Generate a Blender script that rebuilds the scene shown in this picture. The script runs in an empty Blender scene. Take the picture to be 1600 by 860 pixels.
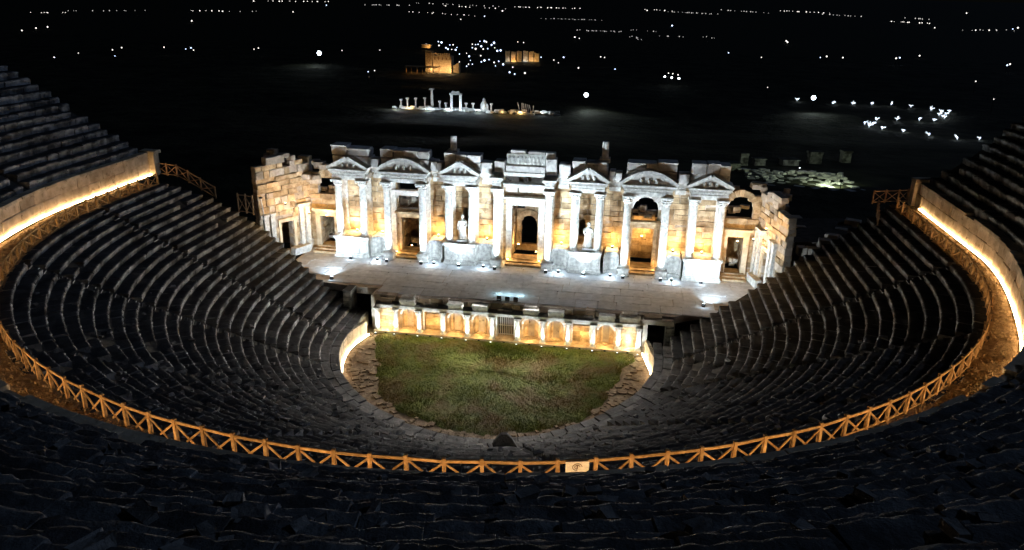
import bpy, bmesh, math, random
import numpy as np
from mathutils import Vector, Matrix
random.seed(11); RNG = np.random.default_rng(5)
PI = math.pi
sc = bpy.context.scene
COL = sc.collection

# ------------------------------------------------------------------ camera
CAM = np.array([10.28443, -61.78841, 31.26967]); YAW, PITCH, ROLL, FOC = -0.14804, 0.35677, 0.0195, 1197.6
fw = np.array([math.sin(YAW)*math.cos(PITCH), math.cos(YAW)*math.cos(PITCH), -math.sin(PITCH)])
r0 = np.array([math.cos(YAW), -math.sin(YAW), 0]); u0 = np.cross(r0, fw)
rr = math.cos(ROLL)*r0+math.sin(ROLL)*u0; uu = -math.sin(ROLL)*r0+math.cos(ROLL)*u0
cd = bpy.data.cameras.new('camera'); cam = bpy.data.objects.new('camera', cd); COL.objects.link(cam)
cam.matrix_world = Matrix(((rr[0], uu[0], -fw[0], CAM[0]), (rr[1], uu[1], -fw[1], CAM[1]), (rr[2], uu[2], -fw[2], CAM[2]), (0, 0, 0, 1)))
cd.sensor_width = 36; cd.lens = 36*FOC/1600; cd.clip_start = .1; cd.clip_end = 60000
sc.camera = cam
# ------------------------------------------------------------------ night sky and faint moonlight
W = bpy.data.worlds.new('World'); sc.world = W; W.use_nodes = True
nt = W.node_tree; bgn = nt.nodes['Background']
sky = nt.nodes.new('ShaderNodeTexSky'); sky.sky_type = 'NISHITA'; sky.sun_disc = False
sky.sun_elevation = math.radians(38); sky.sun_rotation = math.radians(160)
nt.links.new(sky.outputs[0], bgn.inputs[0]); bgn.inputs[1].default_value = .00022
moon = bpy.data.lights.new('moon', 'SUN'); moon.energy = .095; moon.angle = math.radians(.5); moon.color = (.42, .62, 1)
mo = bpy.data.objects.new('moon', moon); COL.objects.link(mo); mo.rotation_euler = (math.radians(62), 0, math.radians(115))
sc.view_settings.view_transform = 'Standard'; sc.view_settings.look = 'None'; sc.view_settings.exposure = 1.5; sc.view_settings.gamma = 1
sc.cycles.max_bounces = 4; sc.cycles.diffuse_bounces = 3; sc.cycles.glossy_bounces = 1
sc.cycles.sample_clamp_indirect = 4

def px(p):
    d = np.asarray(p, float)-CAM; z = d@fw
    return (800+FOC*(d@rr)/z, 430-FOC*(d@uu)/z, z) if z > .2 else (1e9, 1e9, z)
def inview(p, m=.2):
    x, y, z = px(p); return z > .5 and -1600*m < x < 1600*(1+m) and -860*m < y < 860*(1+m*1.3)

# ------------------------------------------------------------------ materials
def mat(name, c1, c2, rough=.9, scale=1.5, bump=.3, bscale=8., emit=None, es=0, objvar=.0, metal=0, c3=None, s3=.25, coord='pos', bdist=.06, spots=0, spotc=(.03, .028, .025), tread_shade=0):
    m = bpy.data.materials.new(name); m.use_nodes = True; n = m.node_tree.nodes; l = m.node_tree.links
    b = n['Principled BSDF']; b.inputs['Roughness'].default_value = rough; b.inputs['Metallic'].default_value = metal
    b.inputs['Specular IOR Level'].default_value = .08
    g = n.new('ShaderNodeNewGeometry'); vec = g.outputs['Position']
    t = n.new('ShaderNodeTexNoise'); t.inputs['Scale'].default_value = scale; t.inputs['Detail'].default_value = 6; l.new(vec, t.inputs['Vector'])
    r = n.new('ShaderNodeValToRGB'); r.color_ramp.elements[0].position = .36; r.color_ramp.elements[1].position = .66
    r.color_ramp.elements[0].color = (*c1, 1); r.color_ramp.elements[1].color = (*c2, 1); l.new(t.outputs[0], r.inputs[0]); col = r.outputs[0]
    if c3:
        t3 = n.new('ShaderNodeTexNoise'); t3.inputs['Scale'].default_value = s3; t3.inputs['Detail'].default_value = 4; l.new(vec, t3.inputs['Vector'])
        r3 = n.new('ShaderNodeValToRGB'); r3.color_ramp.elements[0].position = .45; r3.color_ramp.elements[1].position = .62; l.new(t3.outputs[0], r3.inputs[0])
        mx = n.new('ShaderNodeMix'); mx.data_type = 'RGBA'; l.new(r3.outputs[0], mx.inputs[0]); l.new(col, mx.inputs[6]); mx.inputs[7].default_value = (*c3, 1); col = mx.outputs[2]
    if spots:
        v = n.new('ShaderNodeTexNoise'); v.inputs['Scale'].default_value = spots; v.inputs['Detail'].default_value = 8; v.inputs['Roughness'].default_value = .75; l.new(vec, v.inputs['Vector'])
        r4 = n.new('ShaderNodeValToRGB'); r4.color_ramp.elements[0].position = .56; r4.color_ramp.elements[1].position = .68; l.new(v.outputs[0], r4.inputs[0])
        mx = n.new('ShaderNodeMix'); mx.data_type = 'RGBA'; l.new(r4.outputs[0], mx.inputs[0]); l.new(col, mx.inputs[6]); mx.inputs[7].default_value = (*spotc, 1); col = mx.outputs[2]
    if objvar:
        oi = n.new('ShaderNodeObjectInfo'); at = n.new('ShaderNodeAttribute'); at.attribute_name = 'tint'
        ad = n.new('ShaderNodeMath'); ad.operation = 'ADD'; l.new(oi.outputs['Random'], ad.inputs[0]); l.new(at.outputs['Fac'], ad.inputs[1])
        fr = n.new('ShaderNodeMath'); fr.operation = 'FRACT'; l.new(ad.outputs[0], fr.inputs[0])
        mr = n.new('ShaderNodeMapRange'); mr.inputs[3].default_value = 1-objvar; mr.inputs[4].default_value = 1+objvar; l.new(fr.outputs[0], mr.inputs[0])
        hs = n.new('ShaderNodeHueSaturation'); l.new(mr.outputs[0], hs.inputs['Value']); l.new(col, hs.inputs['Color']); col = hs.outputs[0]
    if tread_shade:  # up-facing faces painted darker: shade on the treads put into the colour
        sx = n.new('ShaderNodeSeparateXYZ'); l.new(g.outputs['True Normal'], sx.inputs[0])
        r5 = n.new('ShaderNodeMapRange'); r5.inputs[1].default_value = .55; r5.inputs[2].default_value = .97; r5.inputs[4].default_value = tread_shade; l.new(sx.outputs['Z'], r5.inputs[0])
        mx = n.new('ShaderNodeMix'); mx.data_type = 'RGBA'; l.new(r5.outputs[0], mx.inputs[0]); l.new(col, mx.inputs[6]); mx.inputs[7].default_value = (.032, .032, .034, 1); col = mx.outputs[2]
    l.new(col, b.inputs['Base Color'])
    if bump:
        t2 = n.new('ShaderNodeTexNoise'); t2.inputs['Scale'].default_value = bscale; t2.inputs['Detail'].default_value = 7; t2.inputs['Roughness'].default_value = .65; l.new(vec, t2.inputs['Vector'])
        bp = n.new('ShaderNodeBump'); bp.inputs['Strength'].default_value = bump; bp.inputs['Distance'].default_value = bdist; l.new(t2.outputs[0], bp.inputs['Height']); l.new(bp.outputs[0], b.inputs['Normal'])
    if emit:
        b.inputs['Emission Color'].default_value = (*emit, 1); b.inputs['Emission Strength'].default_value = es
    return m
M_MARBLE = mat('marble', (.38, .37, .35), (.62, .61, .58), scale=3., bump=1., bscale=9, objvar=.14, spots=4.5, spotc=(.17, .16, .15))
M_SAND = mat('sandstone', (.25, .175, .1), (.47, .36, .23), scale=1.6, bump=1., bscale=7, objvar=.34, spots=2.2, spotc=(.14, .09, .05), bdist=.09)
M_RUB = mat('weathered_stone', (.26, .22, .18), (.42, .36, .3), scale=1.2, bump=.9, bscale=5, objvar=.3, spots=1.6, bdist=.1)
M_ATTIC = mat('grey_marble', (.4, .375, .36), (.62, .59, .56), scale=1.8, bump=.7, bscale=5, objvar=.2, spots=1.6, spotc=(.1, .09, .09))
M_SEAT = mat('seat_limestone', (.2, .195, .19), (.4, .39, .375), scale=1.1, bump=.9, bscale=4, tread_shade=.88, c3=(.07, .067, .064), s3=.8, objvar=.3, spots=1.3, spotc=(.045, .043, .042), bdist=.08)
M_SLAB = mat('rim_limestone', (.12, .115, .11), (.24, .23, .22), scale=1.1, bump=.9, bscale=4, objvar=.3, spots=1.3, bdist=.08)
M_SEATF = mat('dark_limestone', (.11, .115, .12), (.26, .265, .27), scale=1.2, bump=1., bscale=5, tread_shade=.5, c3=(.06, .06, .062), s3=.7, objvar=.3, spots=1.5, spotc=(.03, .03, .032), bdist=.1)
M_BED = mat('earth_fill', (.04, .037, .033), (.08, .07, .06), scale=1.5, bump=.6, bscale=4)
M_RET = mat('walkway_wall_stone', (.4, .32, .22), (.6, .5, .37), scale=1.2, bump=.7, bscale=6, objvar=.22, spots=1.5, spotc=(.14, .1, .06))
M_DIRT = mat('dry_earth', (.24, .15, .07), (.42, .29, .15), scale=2.5, bump=1., bscale=5, bdist=.16, spots=4, spotc=(.05, .035, .02))
M_ODIRT = mat('orchestra_earth', (.16, .11, .07), (.3, .22, .14), scale=2.5, bump=.9, bscale=6, bdist=.1, spots=3, spotc=(.07, .05, .03))
M_PAVE = mat('stage_stone', (.5, .52, .55), (.64, .66, .69), scale=1.6, bump=.25, bscale=10, objvar=.08, spots=2.4, spotc=(.36, .36, .37))
M_GRASS = mat('grass_blades', (.07, .09, .006), (.17, .19, .015), scale=.9, bump=0, c3=(.19, .13, .025), s3=.35)
M_TURF = mat('turf', (.05, .055, .01), (.09, .1, .018), scale=1.2, bump=1., bscale=5, bdist=.12, c3=(.08, .055, .02), s3=.35)
M_WOOD = mat('fence_wood', (.3, .165, .06), (.5, .31, .14), scale=4, bump=.3, bscale=20, objvar=.3)
M_DWOOD = mat('old_wood', (.2, .12, .07), (.3, .19, .11), scale=5, bump=.2, bscale=20, objvar=.2)
M_METAL = mat('dark_metal', (.02, .02, .022), (.04, .04, .042), rough=.5, bump=0, metal=.6)
M_IRON = mat('grille_iron', (.38, .36, .34), (.5, .48, .46), rough=.6, bump=0)
M_LEDW = mat('white_lens', (.8, .8, .8), (.8, .8, .8), bump=0, emit=(.85, .95, 1), es=4)
M_LEDG = mat('small_lens', (.8, .8, .8), (.8, .8, .8), bump=0, emit=(.85, .95, 1), es=2)
M_LEDA = mat('warm_lens', (.8, .6, .3), (.8, .6, .3), bump=0, emit=(1, .62, .25), es=20)
M_STRIP = mat('warm_strip', (.8, .6, .3), (.8, .6, .3), bump=0, emit=(1, .68, .36), es=13)
M_STRIPO = mat('orchestra_strip', (.8, .7, .5), (.8, .7, .5), bump=0, emit=(1, .78, .5), es=9)
M_TER = mat('dark_ground', (.012, .013, .009), (.04, .038, .024), scale=.12, bump=1, bscale=.35, bdist=1.2, spots=.5, spotc=(.006, .006, .005))
M_PLAINL = mat('pale_lamp_glow', (.5, .5, .5), (.5, .5, .5), bump=0, emit=(1, .93, .85), es=.9)
M_TOWN = mat('town_glow', (.5, .5, .5), (.5, .5, .5), bump=0, emit=(1, .95, .9), es=.35)
M_TOWNW = mat('amber_glow', (.5, .4, .3), (.5, .4, .3), bump=0, emit=(1, .6, .25), es=1.2)
M_BLUE = mat('blue_glow', (.5, .5, .5), (.5, .5, .5), bump=0, emit=(.55, .7, 1), es=1.6)
M_FLOOD = mat('flood_lens', (.8, .8, .8), (.8, .8, .8), bump=0, emit=(.8, .95, 1), es=12)
M_POST = mat('white_post', (.7, .72, .75), (.8, .82, .85), rough=.6, bump=0)
M_POSTG = mat('glow_arm', (.8, .82, .85), (.8, .82, .85), bump=0, emit=(.8, .92, 1), es=.16)  # arms glow by themselves, in place of lamplight falling on them
M_LEAF = mat('dark_leaves', (.03, .05, .02), (.06, .09, .03), bump=0)
M_SIGN = mat('sign_wood', (.68, .62, .52), (.8, .74, .64), scale=6, bump=.1)
M_INK = mat('sign_mark', (.12, .07, .04), (.16, .09, .05), bump=0)

# ------------------------------------------------------------------ mesh collecting
class MB:
    def __init__(s): s.v = []; s.f = []; s.t = []; s.smooth = False
    def add(s, vs, fs, tint=None):
        o = len(s.v); s.v.extend([tuple(map(float, p)) for p in vs]); s.f.extend([tuple(i+o for i in f) for f in fs])
        tt = random.random() if tint is None else tint; s.t.extend([tt]*len(fs)); return s
    def box(s, c, d, rz=0, j=0):
        ca, sa = math.cos(rz), math.sin(rz); vs = []
        for z in (-.5, .5):
            for x, y in ((-.5, -.5), (.5, -.5), (.5, .5), (-.5, .5)):
                X, Y, Z = x*d[0], y*d[1], z*d[2]
                if j: X += random.uniform(-j, j); Y += random.uniform(-j, j); Z += random.uniform(-j, j)
                vs.append((c[0]+X*ca-Y*sa, c[1]+X*sa+Y*ca, c[2]+Z))
        return s.add(vs, [(3, 2, 1, 0), (4, 5, 6, 7), (0, 1, 5, 4), (1, 2, 6, 5), (2, 3, 7, 6), (3, 0, 4, 7)])
    def beam(s, a, b, w, h=None):
        a = Vector(a); b = Vector(b); h = h or w; d = b-a; L = d.length; d.normalize()
        sx = d.cross(Vector((0, 0, 1)));  sx = Vector((1, 0, 0)) if sx.length < 1e-4 else sx.normalized(); sz = sx.cross(d)
        vs = [a+t*d*L+sx*x*w/2+sz*z*h/2 for t in (0, 1) for x, z in ((-1, -1), (1, -1), (1, 1), (-1, 1))]
        return s.add(vs, [(3, 2, 1, 0), (4, 5, 6, 7), (0, 1, 5, 4), (1, 2, 6, 5), (2, 3, 7, 6), (3, 0, 4, 7)])
    def lathe(s, c, prof, n=16, mod=None, sy=1.):
        vs = []; m = len(prof)
        for k, (r, z) in enumerate(prof):
            for i in range(n):
                a = 2*PI*i/n; q = r*(mod(a, z) if mod else 1); vs.append((c[0]+q*math.cos(a), c[1]+q*math.sin(a)*sy, c[2]+z))
        fs = [(k*n+i, k*n+(i+1) % n, (k+1)*n+(i+1) % n, (k+1)*n+i) for k in range(m-1) for i in range(n)]
        fs += [tuple(range(n))[::-1], tuple((m-1)*n+i for i in range(n))]
        return s.add(vs, fs)
    def prism(s, poly, y0, y1):        # polygon in x,z extruded along y
        n = len(poly); vs = [(x, y0, z) for x, z in poly]+[(x, y1, z) for x, z in poly]
        return s.add(vs, [tuple(range(n)), tuple(range(2*n-1, n-1, -1))]+[(i, i+n, (i+1) % n+n, (i+1) % n) for i in range(n)])
    def slab(s, poly, z0, z1):         # polygon in x,y extruded along z
        n = len(poly); vs = [(x, y, z0) for x, y in poly]+[(x, y, z1) for x, y in poly]
        return s.add(vs, [tuple(range(n-1, -1, -1)), tuple(range(n, 2*n))]+[(i, (i+1) % n, (i+1) % n+n, i+n) for i in range(n)])

WL = {}
def wloc(o): return WL.get(o.name, (0, 0, 0)) if o else (0, 0, 0)
def link(name, data, parent, pos=None):
    o = bpy.data.objects.new(name, data); COL.objects.link(o); p = wloc(parent)
    pos = p if pos is None else pos
    if parent: o.parent = parent
    o.location = (pos[0]-p[0], pos[1]-p[1], pos[2]-p[2]); WL[o.name] = tuple(pos); return o
def mesh(name, mb, m, org=(0, 0, 0), smooth=False):
    me = bpy.data.meshes.new(name); V = np.array(mb.v)-np.array(org)
    me.from_pydata(V.tolist(), [], mb.f); me.materials.append(m)
    a = me.attributes.new('tint', 'FLOAT', 'FACE'); a.data.foreach_set('value', np.array(mb.t, dtype=np.float32))
    if smooth: me.shade_smooth()
    return me
def obj(name, mb, m, parent=None, org=None, smooth=False, label=None):
    p = wloc(parent) if org is None else org
    o = link(name, mesh(name, mb, m, p, smooth), parent, p)
    if label: o['label'] = label
    return o
def tag(o, label=None, cat=None, group=None, kind=None):
    for k, v in (('label', label), ('category', cat), ('group', group), ('kind', kind)):
        if v: o[k] = v
    return o
def thing(name, loc, label, cat, group=None): return tag(link(name, None, None, loc), label, cat, group)
def struct(name, mb, m): return tag(obj(name, mb, m), kind='structure')

# unit blocks with chipped, uneven edges
def unit_block(seed, sub=1, amp=.02, ch=.06):
    r = random.Random(seed); bm = bmesh.new(); bmesh.ops.create_cube(bm, size=1)
    bmesh.ops.bevel(bm, geom=bm.edges[:], offset=ch, segments=1, affect='EDGES')
    for v in bm.verts: v.co += Vector([r.uniform(-amp, amp) for _ in range(3)])
    bm.verts.ensure_lookup_table(); V = np.array([v.co[:] for v in bm.verts]); F = [tuple(v.index for v in f.verts) for f in bm.faces]; bm.free(); return V, F
UB = [unit_block(k, amp=.025, ch=.045) for k in range(6)]
UBM = {}
def ub_mesh(k, m):
    if (k, m.name) not in UBM:
        me = bpy.data.meshes.new('block'); me.from_pydata(UB[k][0].tolist(), [], UB[k][1]); me.materials.append(m)
        me.attributes.new('tint', 'FLOAT', 'FACE'); UBM[k, m.name] = me
    return UBM[k, m.name]
def rot(V, rz, rx=0, ry=0):
    R = np.array(Matrix.Rotation(rz, 3, 'Z') @ Matrix.Rotation(ry, 3, 'Y') @ Matrix.Rotation(rx, 3, 'X')); return V@R.T
def place_blocks(blocks, name, m, parent, nmax=300, min_px=9, rest=None):
    """blocks: (centre, dims, rz). The largest in view become parts, the rest one joined part."""
    sc_ = []
    for i, (c, d, rz) in enumerate(blocks):
        x, y, z = px(c); on = -60 < x < 1660 and -60 < y < 900
        sc_.append((-(max(d)*FOC/max(z, 1)) if on else 0, i))
    sc_.sort(); keep = set(i for s, i in sc_[:nmax] if -s > min_px)
    mb = MB()
    for i, (c, d, rz) in enumerate(blocks):
        k = i % 6
        if i in keep:
            o = link(name, ub_mesh(k, m), parent, c); o.scale = d; o.rotation_euler = (random.uniform(-.01, .01), random.uniform(-.01, .01), rz)
        else:
            V = rot(UB[k][0]*np.array(d), rz)+np.array(c); mb.add(V, UB[k][1])
    if mb.v: tag(obj(rest or name+'_mass', mb, m, parent), kind='stuff')

# ------------------------------------------------------------------ ground, plain
TY = [-300, 45, 100, 180, 280, 600, 620, 1400, 60000]; TZ = [0, 0, -2, -8, -10, -15, -20, -150, -150]
def T(y): return float(np.interp(y, TY, TZ))
def noise2(x, y, s=1.): return (math.sin(x*.13*s+1.7)+math.sin(y*.17*s+.4)+math.sin((x+y)*.071*s)+math.sin((x-2*y)*.053*s+2))/4
mb = MB(); xs = list(np.linspace(-40000, -600, 12))+list(np.linspace(-500, 500, 101))+list(np.linspace(600, 40000, 12))
ys = list(np.linspace(-300, 17, 20))+list(np.linspace(22, 640, 100))+list(np.linspace(680, 1500, 20))+list(np.geomspace(1800, 50000, 16))
nx = len(xs)
V = [(x, y, T(y)-.25+(noise2(x, y)*.7 if 50 < y < 1600 and abs(x) < 600 else 0)) for y in ys for x in xs]
mb.add(V, [(j*nx+i, j*nx+i+1, (j+1)*nx+i+1, (j+1)*nx+i) for j in range(len(ys)-1) for i in range(nx-1)])
struct('ground', mb, M_TER)

# ------------------------------------------------------------------ U-shaped seating
S = 3.66
class Ring:
    def __init__(s, cx, cy, yL, yR, sq=False): s.cx, s.cy, s.yL, s.yR, s.sq = cx, cy, yL, yR, sq
    def lens(s, r):
        a = s.yL(r)-s.cy; b = PI*r; c = s.yR(r)-s.cy; return a, b, c
    def at(s, r, u):
        a, b, c = s.lens(r)
        if u < a: return s.cx-r, s.yL(r)-u, PI
        if u < a+b:
            th = PI+(u-a)/r; k = 1
            if s.sq and th > 1.5*PI: k = 1-.024*math.exp(-((math.degrees(th)-342)/15)**2)
            return s.cx+r*k*math.cos(th), s.cy+r*math.sin(th), th
        return s.cx+r*(1-(.024*.24 if s.sq else 0)), s.cy+(u-a-b), 0.
    def ang(s, r, deg): return s.lens(r)[0]+math.radians(deg-180)*r
LOW = Ring(0, -.86, lambda r: float(np.interp(r, [13, 14, 19, 24.4, 27, 32, 36], [4.2, 4.5, 6, 9, 9.5, 9.4, 6.2])), lambda r: float(np.interp(r, [13, 14.7, 23.3, 36], [2.9, 3, 8, 14.8])))
UPP = Ring(-.2, -1.1, lambda r: 9.6, lambda r: float(np.interp(r, [38, 40, 50, 60], [14.5, 15, 20.5, 22])), True)

def sag(ring, x, y):
    if ring is not LOW: return 0.
    r = math.hypot(x-ring.cx, y-ring.cy); az = math.degrees(math.atan2(y-ring.cy, x-ring.cx)) % 360
    return -.95*math.exp(-((az-272)/38)**2)*max(0., min(1., 1-(r-13.8)/20))

def bed(name, ring, prof, zbot, m, parent=None, n=90, margin=.0):
    """Swept earth core under the rows: prof = [(r, z)], closed down to zbot with end faces."""
    mb = MB(); prof = [(prof[0][0], zbot)]+prof+[(prof[-1][0], zbot)]; k = len(prof); vs = []
    for i in range(n+1):
        for r, z in prof:
            a, b, c = ring.lens(r); t = i/n*1.  # same share of straight / arc / straight on every radius
            if t < .12: u = margin+(a-margin)*t/.12
            elif t < .88: u = a+b*(t-.12)/.76
            else: u = a+b+(c-margin)*(t-.88)/.12
            x, y, th = ring.at(r, u-1e-6); vs.append((x, y, z+(sag(ring, x, y) if z > zbot else 0)))
    fs = [(i*k+j, (i+1)*k+j, (i+1)*k+j+1, i*k+j+1) for i in range(n) for j in range(k-1)]
    fs += [tuple(range(k)), tuple(n*k+j for j in range(k-1, -1, -1))]
    mb.add(vs, fs); return obj(name, mb, m, parent)

def seat_variant(seed, n=4, amp=.03, lip=.07, back=1.):
    """unit seat stone: x -.5...5 along, y 0..1 outward, z -1..0; the nosing overhangs the riser."""
    r = random.Random(seed); prof = [(.035, -.05), (0, -.13), (.0, -.26), (lip, -.36), (lip, -1), (back, -1), (back, -.01), (.5, 0), (.11, 0)]
    V = []; bulge = [r.uniform(-1, 1) for _ in range(n+1)]
    for i in range(n+1):
        x = -.495+.99*i/n; e = .03 if i in (0, n) else 0
        for j, (y, z) in enumerate(prof):
            ji = amp*(bulge[i]*.8+r.uniform(-.5, .5)) if j in (0, 1, 2, 8) else amp*r.uniform(-.4, .4)
            jz = amp*(bulge[(i+2) % (n+1)]*.8+.5*r.uniform(-1, 1)) if j in (0, 7, 8) else 0
            V.append((x+r.uniform(-.006, .006), y+ji+e*(j < 2), z+jz-e*(j in (0, 7, 8))*1.2))
    k = len(prof); F = [(i*k+j, i*k+(j+1) % k, (i+1)*k+(j+1) % k, (i+1)*k+j) for i in range(n) for j in range(k)]
    F += [tuple(range(k-1, -1, -1)), tuple(n*k+j for j in range(k))]
    return np.array(V), F
SV = [seat_variant(100+k) for k in range(8)]
SVR = [seat_variant(200+k, 7, .06, .05) for k in range(8)]
SVM = {}
def sv_mesh(k, m, rough):
    if (k, m.name, rough) not in SVM:
        V, F = (SVR if rough else SV)[k]; me = bpy.data.meshes.new('seat_stone'); me.from_pydata(V.tolist(), [], F); me.materials.append(m); me.shade_smooth(); me.set_sharp_from_angle(angle=math.radians(62))
        me.attributes.new('tint', 'FLOAT', 'FACE'); SVM[k, m.name, rough] = me
    return SVM[k, m.name, rough]

def seating(parent, ring, rows, tread, rise, mfun, stairs, gapw, roughf, skip=.012, L0=1.35, wob=.02, name='seat_stone', maxr=None):
    items = []
    for i, (r, zt) in enumerate(rows):
        a, b, c = ring.lens(r); tot = a+b+c
        gaps = sorted([ring.ang(r, d) for d in stairs]); seg = []; s0 = random.uniform(0, .5)
        for g in gaps+[None]:
            s1 = g-gapw/2 if g is not None else tot-random.uniform(0, .5)
            if s1 > s0: seg.append((s0, s1))
            if g is not None: s0 = g+gapw/2
        for s0, s1 in seg:
            n = max(1, round((s1-s0)/L0)); cuts = [s0+(s1-s0)*(k+random.uniform(-.22, .22)*(0 < k < n))/n for k in range(n+1)]
            ph = random.uniform(0, 6)
            for k in range(n):
                um = (cuts[k]+cuts[k+1])/2; x, y, th = ring.at(r, um)
                if not inview((x, y, zt)): continue
                rub = ring is LOW and y < -17 and abs(x) < 24
                if random.random() < (.07 if rub else skip): continue
                w = (.06 if rub else wob)*(math.sin(um*.31+ph)+random.uniform(-.8, .8)); dr = wob*1.5*(math.sin(um*.23+ph*2)+random.uniform(-.6, .6))
                pos = (x+dr*math.cos(th), y+dr*math.sin(th), zt+w+sag(ring, x, y))
                p = px(pos); rough = roughf(x, y)
                ro = (random.uniform(-.02, .02)*(1.6 if rough else 1), random.uniform(-.012, .012)*(1.6 if rough else 1), th-PI/2+random.uniform(-.02, .02)*rough)
                items.append((p[2] if (-30 < p[0] < 1630 and -20 < p[1] < 900) else 999, pos, (cuts[k+1]-cuts[k], tread+.18, rise+.16), ro, random.randrange(8), rough, mfun(x, y)))
    items.sort(key=lambda t: t[0]); joined = {}
    for j, (d, pos, dim, ro, k, rough, m) in enumerate(items):
        if j < 300:
            o = link(name, sv_mesh(k, m, rough), parent, pos); o.scale = dim; o.rotation_euler = ro
        else:
            V, F = (SVR if rough else SV)[k]; Rm = np.array(Matrix.Rotation(ro[2], 3, 'Z') @ Matrix.Rotation(ro[1], 3, 'Y') @ Matrix.Rotation(ro[0], 3, 'X'))
            joined.setdefault(m.name, (MB(), m))[0].add((V*np.array(dim))@Rm.T+np.array(pos), F)
    for nm, (mb, m) in joined.items(): o = tag(obj('seat_stones', mb, m, parent, smooth=True), kind='stuff'); o.data.set_sharp_from_angle(angle=math.radians(62))

STL = [183, 206, 231, 256, 285, 310, 335, 357]
low = thing('lower_seating', (0, -.86, 0), 'lower bank of worn stone seat rows curving round the grassy orchestra, inside the lit walkway', 'seating tier')
LR = [(15.3+i*.85, 1.62+.452*(i+1)) for i in range(24)]
bed('earth_core', LOW, [(15.2, 1.25)]+[(r+dr, z-.5) for r, z in LR for dr in (-.05,)]+[(35.6, 12.0)], -.3, M_BED, low, margin=.5)
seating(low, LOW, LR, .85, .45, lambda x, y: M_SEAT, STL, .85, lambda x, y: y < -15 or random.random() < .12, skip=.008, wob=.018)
# narrow stairways
for dg in STL:
    mb = MB()
    for i, (r, z) in enumerate(LR):
        for h in (0, 1):
            x, y, th = LOW.at(r+h*.42+.2, LOW.ang(r+h*.42+.2, dg)); mb.box((x+random.uniform(-.02, .02), y, z-.45+h*.22-.1+sag(LOW, x, y)), (.8, .46, .34), th-PI/2, .02)
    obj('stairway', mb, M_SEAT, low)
# broad slabs of the lowest ring, then the low wall round the orchestra
bl = []
for r, zt, dep in ((13.75, 1.6, .78), (14.55, 1.68, .8)):
    a, b, c = LOW.lens(r); tot = a+b+c; s = .2
    while s < tot-.3:
        L = random.uniform(.9, 1.7); x, y, th = LOW.at(r+dep/2, (s+L/2)*1.); bl.append(((x, y, zt-.17+sag(LOW, x, y)+random.uniform(-.05, .05)), (L*1.03-.05, dep-.03, .34), th-PI/2)); s += L
place_blocks(bl, 'rim_slab', M_SLAB, low, 140)
bl = []
for cz, h in ((.42, .8), (1.12, .56)):
    r = 13.8; a, b, c = LOW.lens(r); tot = a+b+c; s = 0
    while s < tot:
        L = random.uniform(1., 1.5); x, y, th = LOW.at(r+.15, min(s+L/2, tot)); bl.append(((x, y, cz+sag(LOW, x, y)), (L-.03, .34, h), th-PI/2)); s += L
place_blocks(bl, 'parapet_slab', M_RET, low, 110)
# pointed seat of honour in the middle of the lowest row
mb = MB(); th = math.radians(281.5); ex, ey = math.cos(th), math.sin(th); bx, by = 16.3*ex, -.86+16.3*ey
tx, ty = -ey, ex
TZ0 = 1.65-.9
prof = [(-1.7, .2), (-.95, .55), (-.55, 1.3), (-.2, 1.7), (.2, 1.7), (.55, 1.3), (.95, .55), (1.7, .2)]
for y0, y1, k in ((0, .25, 1.),):
    vs = [(bx+tx*a+ex*t, by+ty*a+ey*t, TZ0+.35+b*k) for t in (0, .3) for a, b in prof]; n = 8
    mb.add(vs, [tuple(range(n)), tuple(range(15, 7, -1))]+[(i, i+n, (i+1) % n+n, (i+1) % n) for i in range(n)])
mb.box((bx-ex*.35, by-ey*.35, TZ0+.4), (.9, .6, .5), th-PI/2, .02)
for sd in (-1, 1): mb.box((bx-ex*.35+tx*.62*sd, by-ey*.35+ty*.62*sd, TZ0+.6), (.2, .75, .8), th-PI/2, .02)
hs_ = thing('stone_throne', (bx, by, 1.65), 'dark high backed stone seat with pointed back at the middle of the orchestra rim', 'stone seat')
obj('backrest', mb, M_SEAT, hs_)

upp = thing('upper_seating', (-.2, -1.1, 12), 'dark upper bank of eroded stone seat rows rising behind the lit walkway wall', 'seating tier')
RW = 38.2; WZ = 12.47; WT = 14.87
UR = [(38.95+i*1.0, WT+.6*(i+1)-.05) for i in range(23)]
bed('earth_core', UPP, [(38.6, WT-.25)]+[(r-.05, z-.72) for r, z in UR]+[(66, UR[-1][1]+.3)], -.5, M_BED, upp, margin=.4)
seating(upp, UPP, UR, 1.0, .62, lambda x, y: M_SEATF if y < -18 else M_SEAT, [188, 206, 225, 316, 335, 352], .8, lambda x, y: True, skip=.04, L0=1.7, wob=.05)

# ------------------------------------------------------------------ walkway, its wall and light strip
mb = MB(); n = 150; vs = []
for i in range(n+1):
    for q in range(5):
        r = 35.45+q*.75; a, b, c = LOW.lens(r); tot = a+b+c; t = i/n
        u = a*t/.1 if t < .1 else (a+b*(t-.1)/.8 if t < .9 else a+b+c*(t-.9)/.1)
        x, y, th = LOW.at(r, u-1e-6); vs.append((x, y, WZ+random.uniform(-.05, .05)))
mb.add(vs, [(i*5+j, i*5+j+1, (i+1)*5+j+1, (i+1)*5+j) for i in range(n) for j in range(4)])
struct('walkway', mb, M_DIRT)
mb = MB()
for _ in range(5000):
    r = random.uniform(35.7, 37.9); a, b, c = LOW.lens(r); x, y, th = LOW.at(r, random.uniform(0, a+b+c)); 
    h = random.uniform(.03, .12); w = random.uniform(.03, .09); an = random.uniform(0, PI)
    if random.random() < .4: mb.box((x, y, WZ+h/3), (w*1.6, w*1.2, h*.8), an, .02)
    else: mb.add([(x-w*math.cos(an), y-w*math.sin(an), WZ), (x+w*math.cos(an), y+w*math.sin(an), WZ), (x+random.uniform(-.1, .1), y+random.uniform(-.1, .1), WZ+h*1.8)], [(0, 1, 2)])
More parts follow.
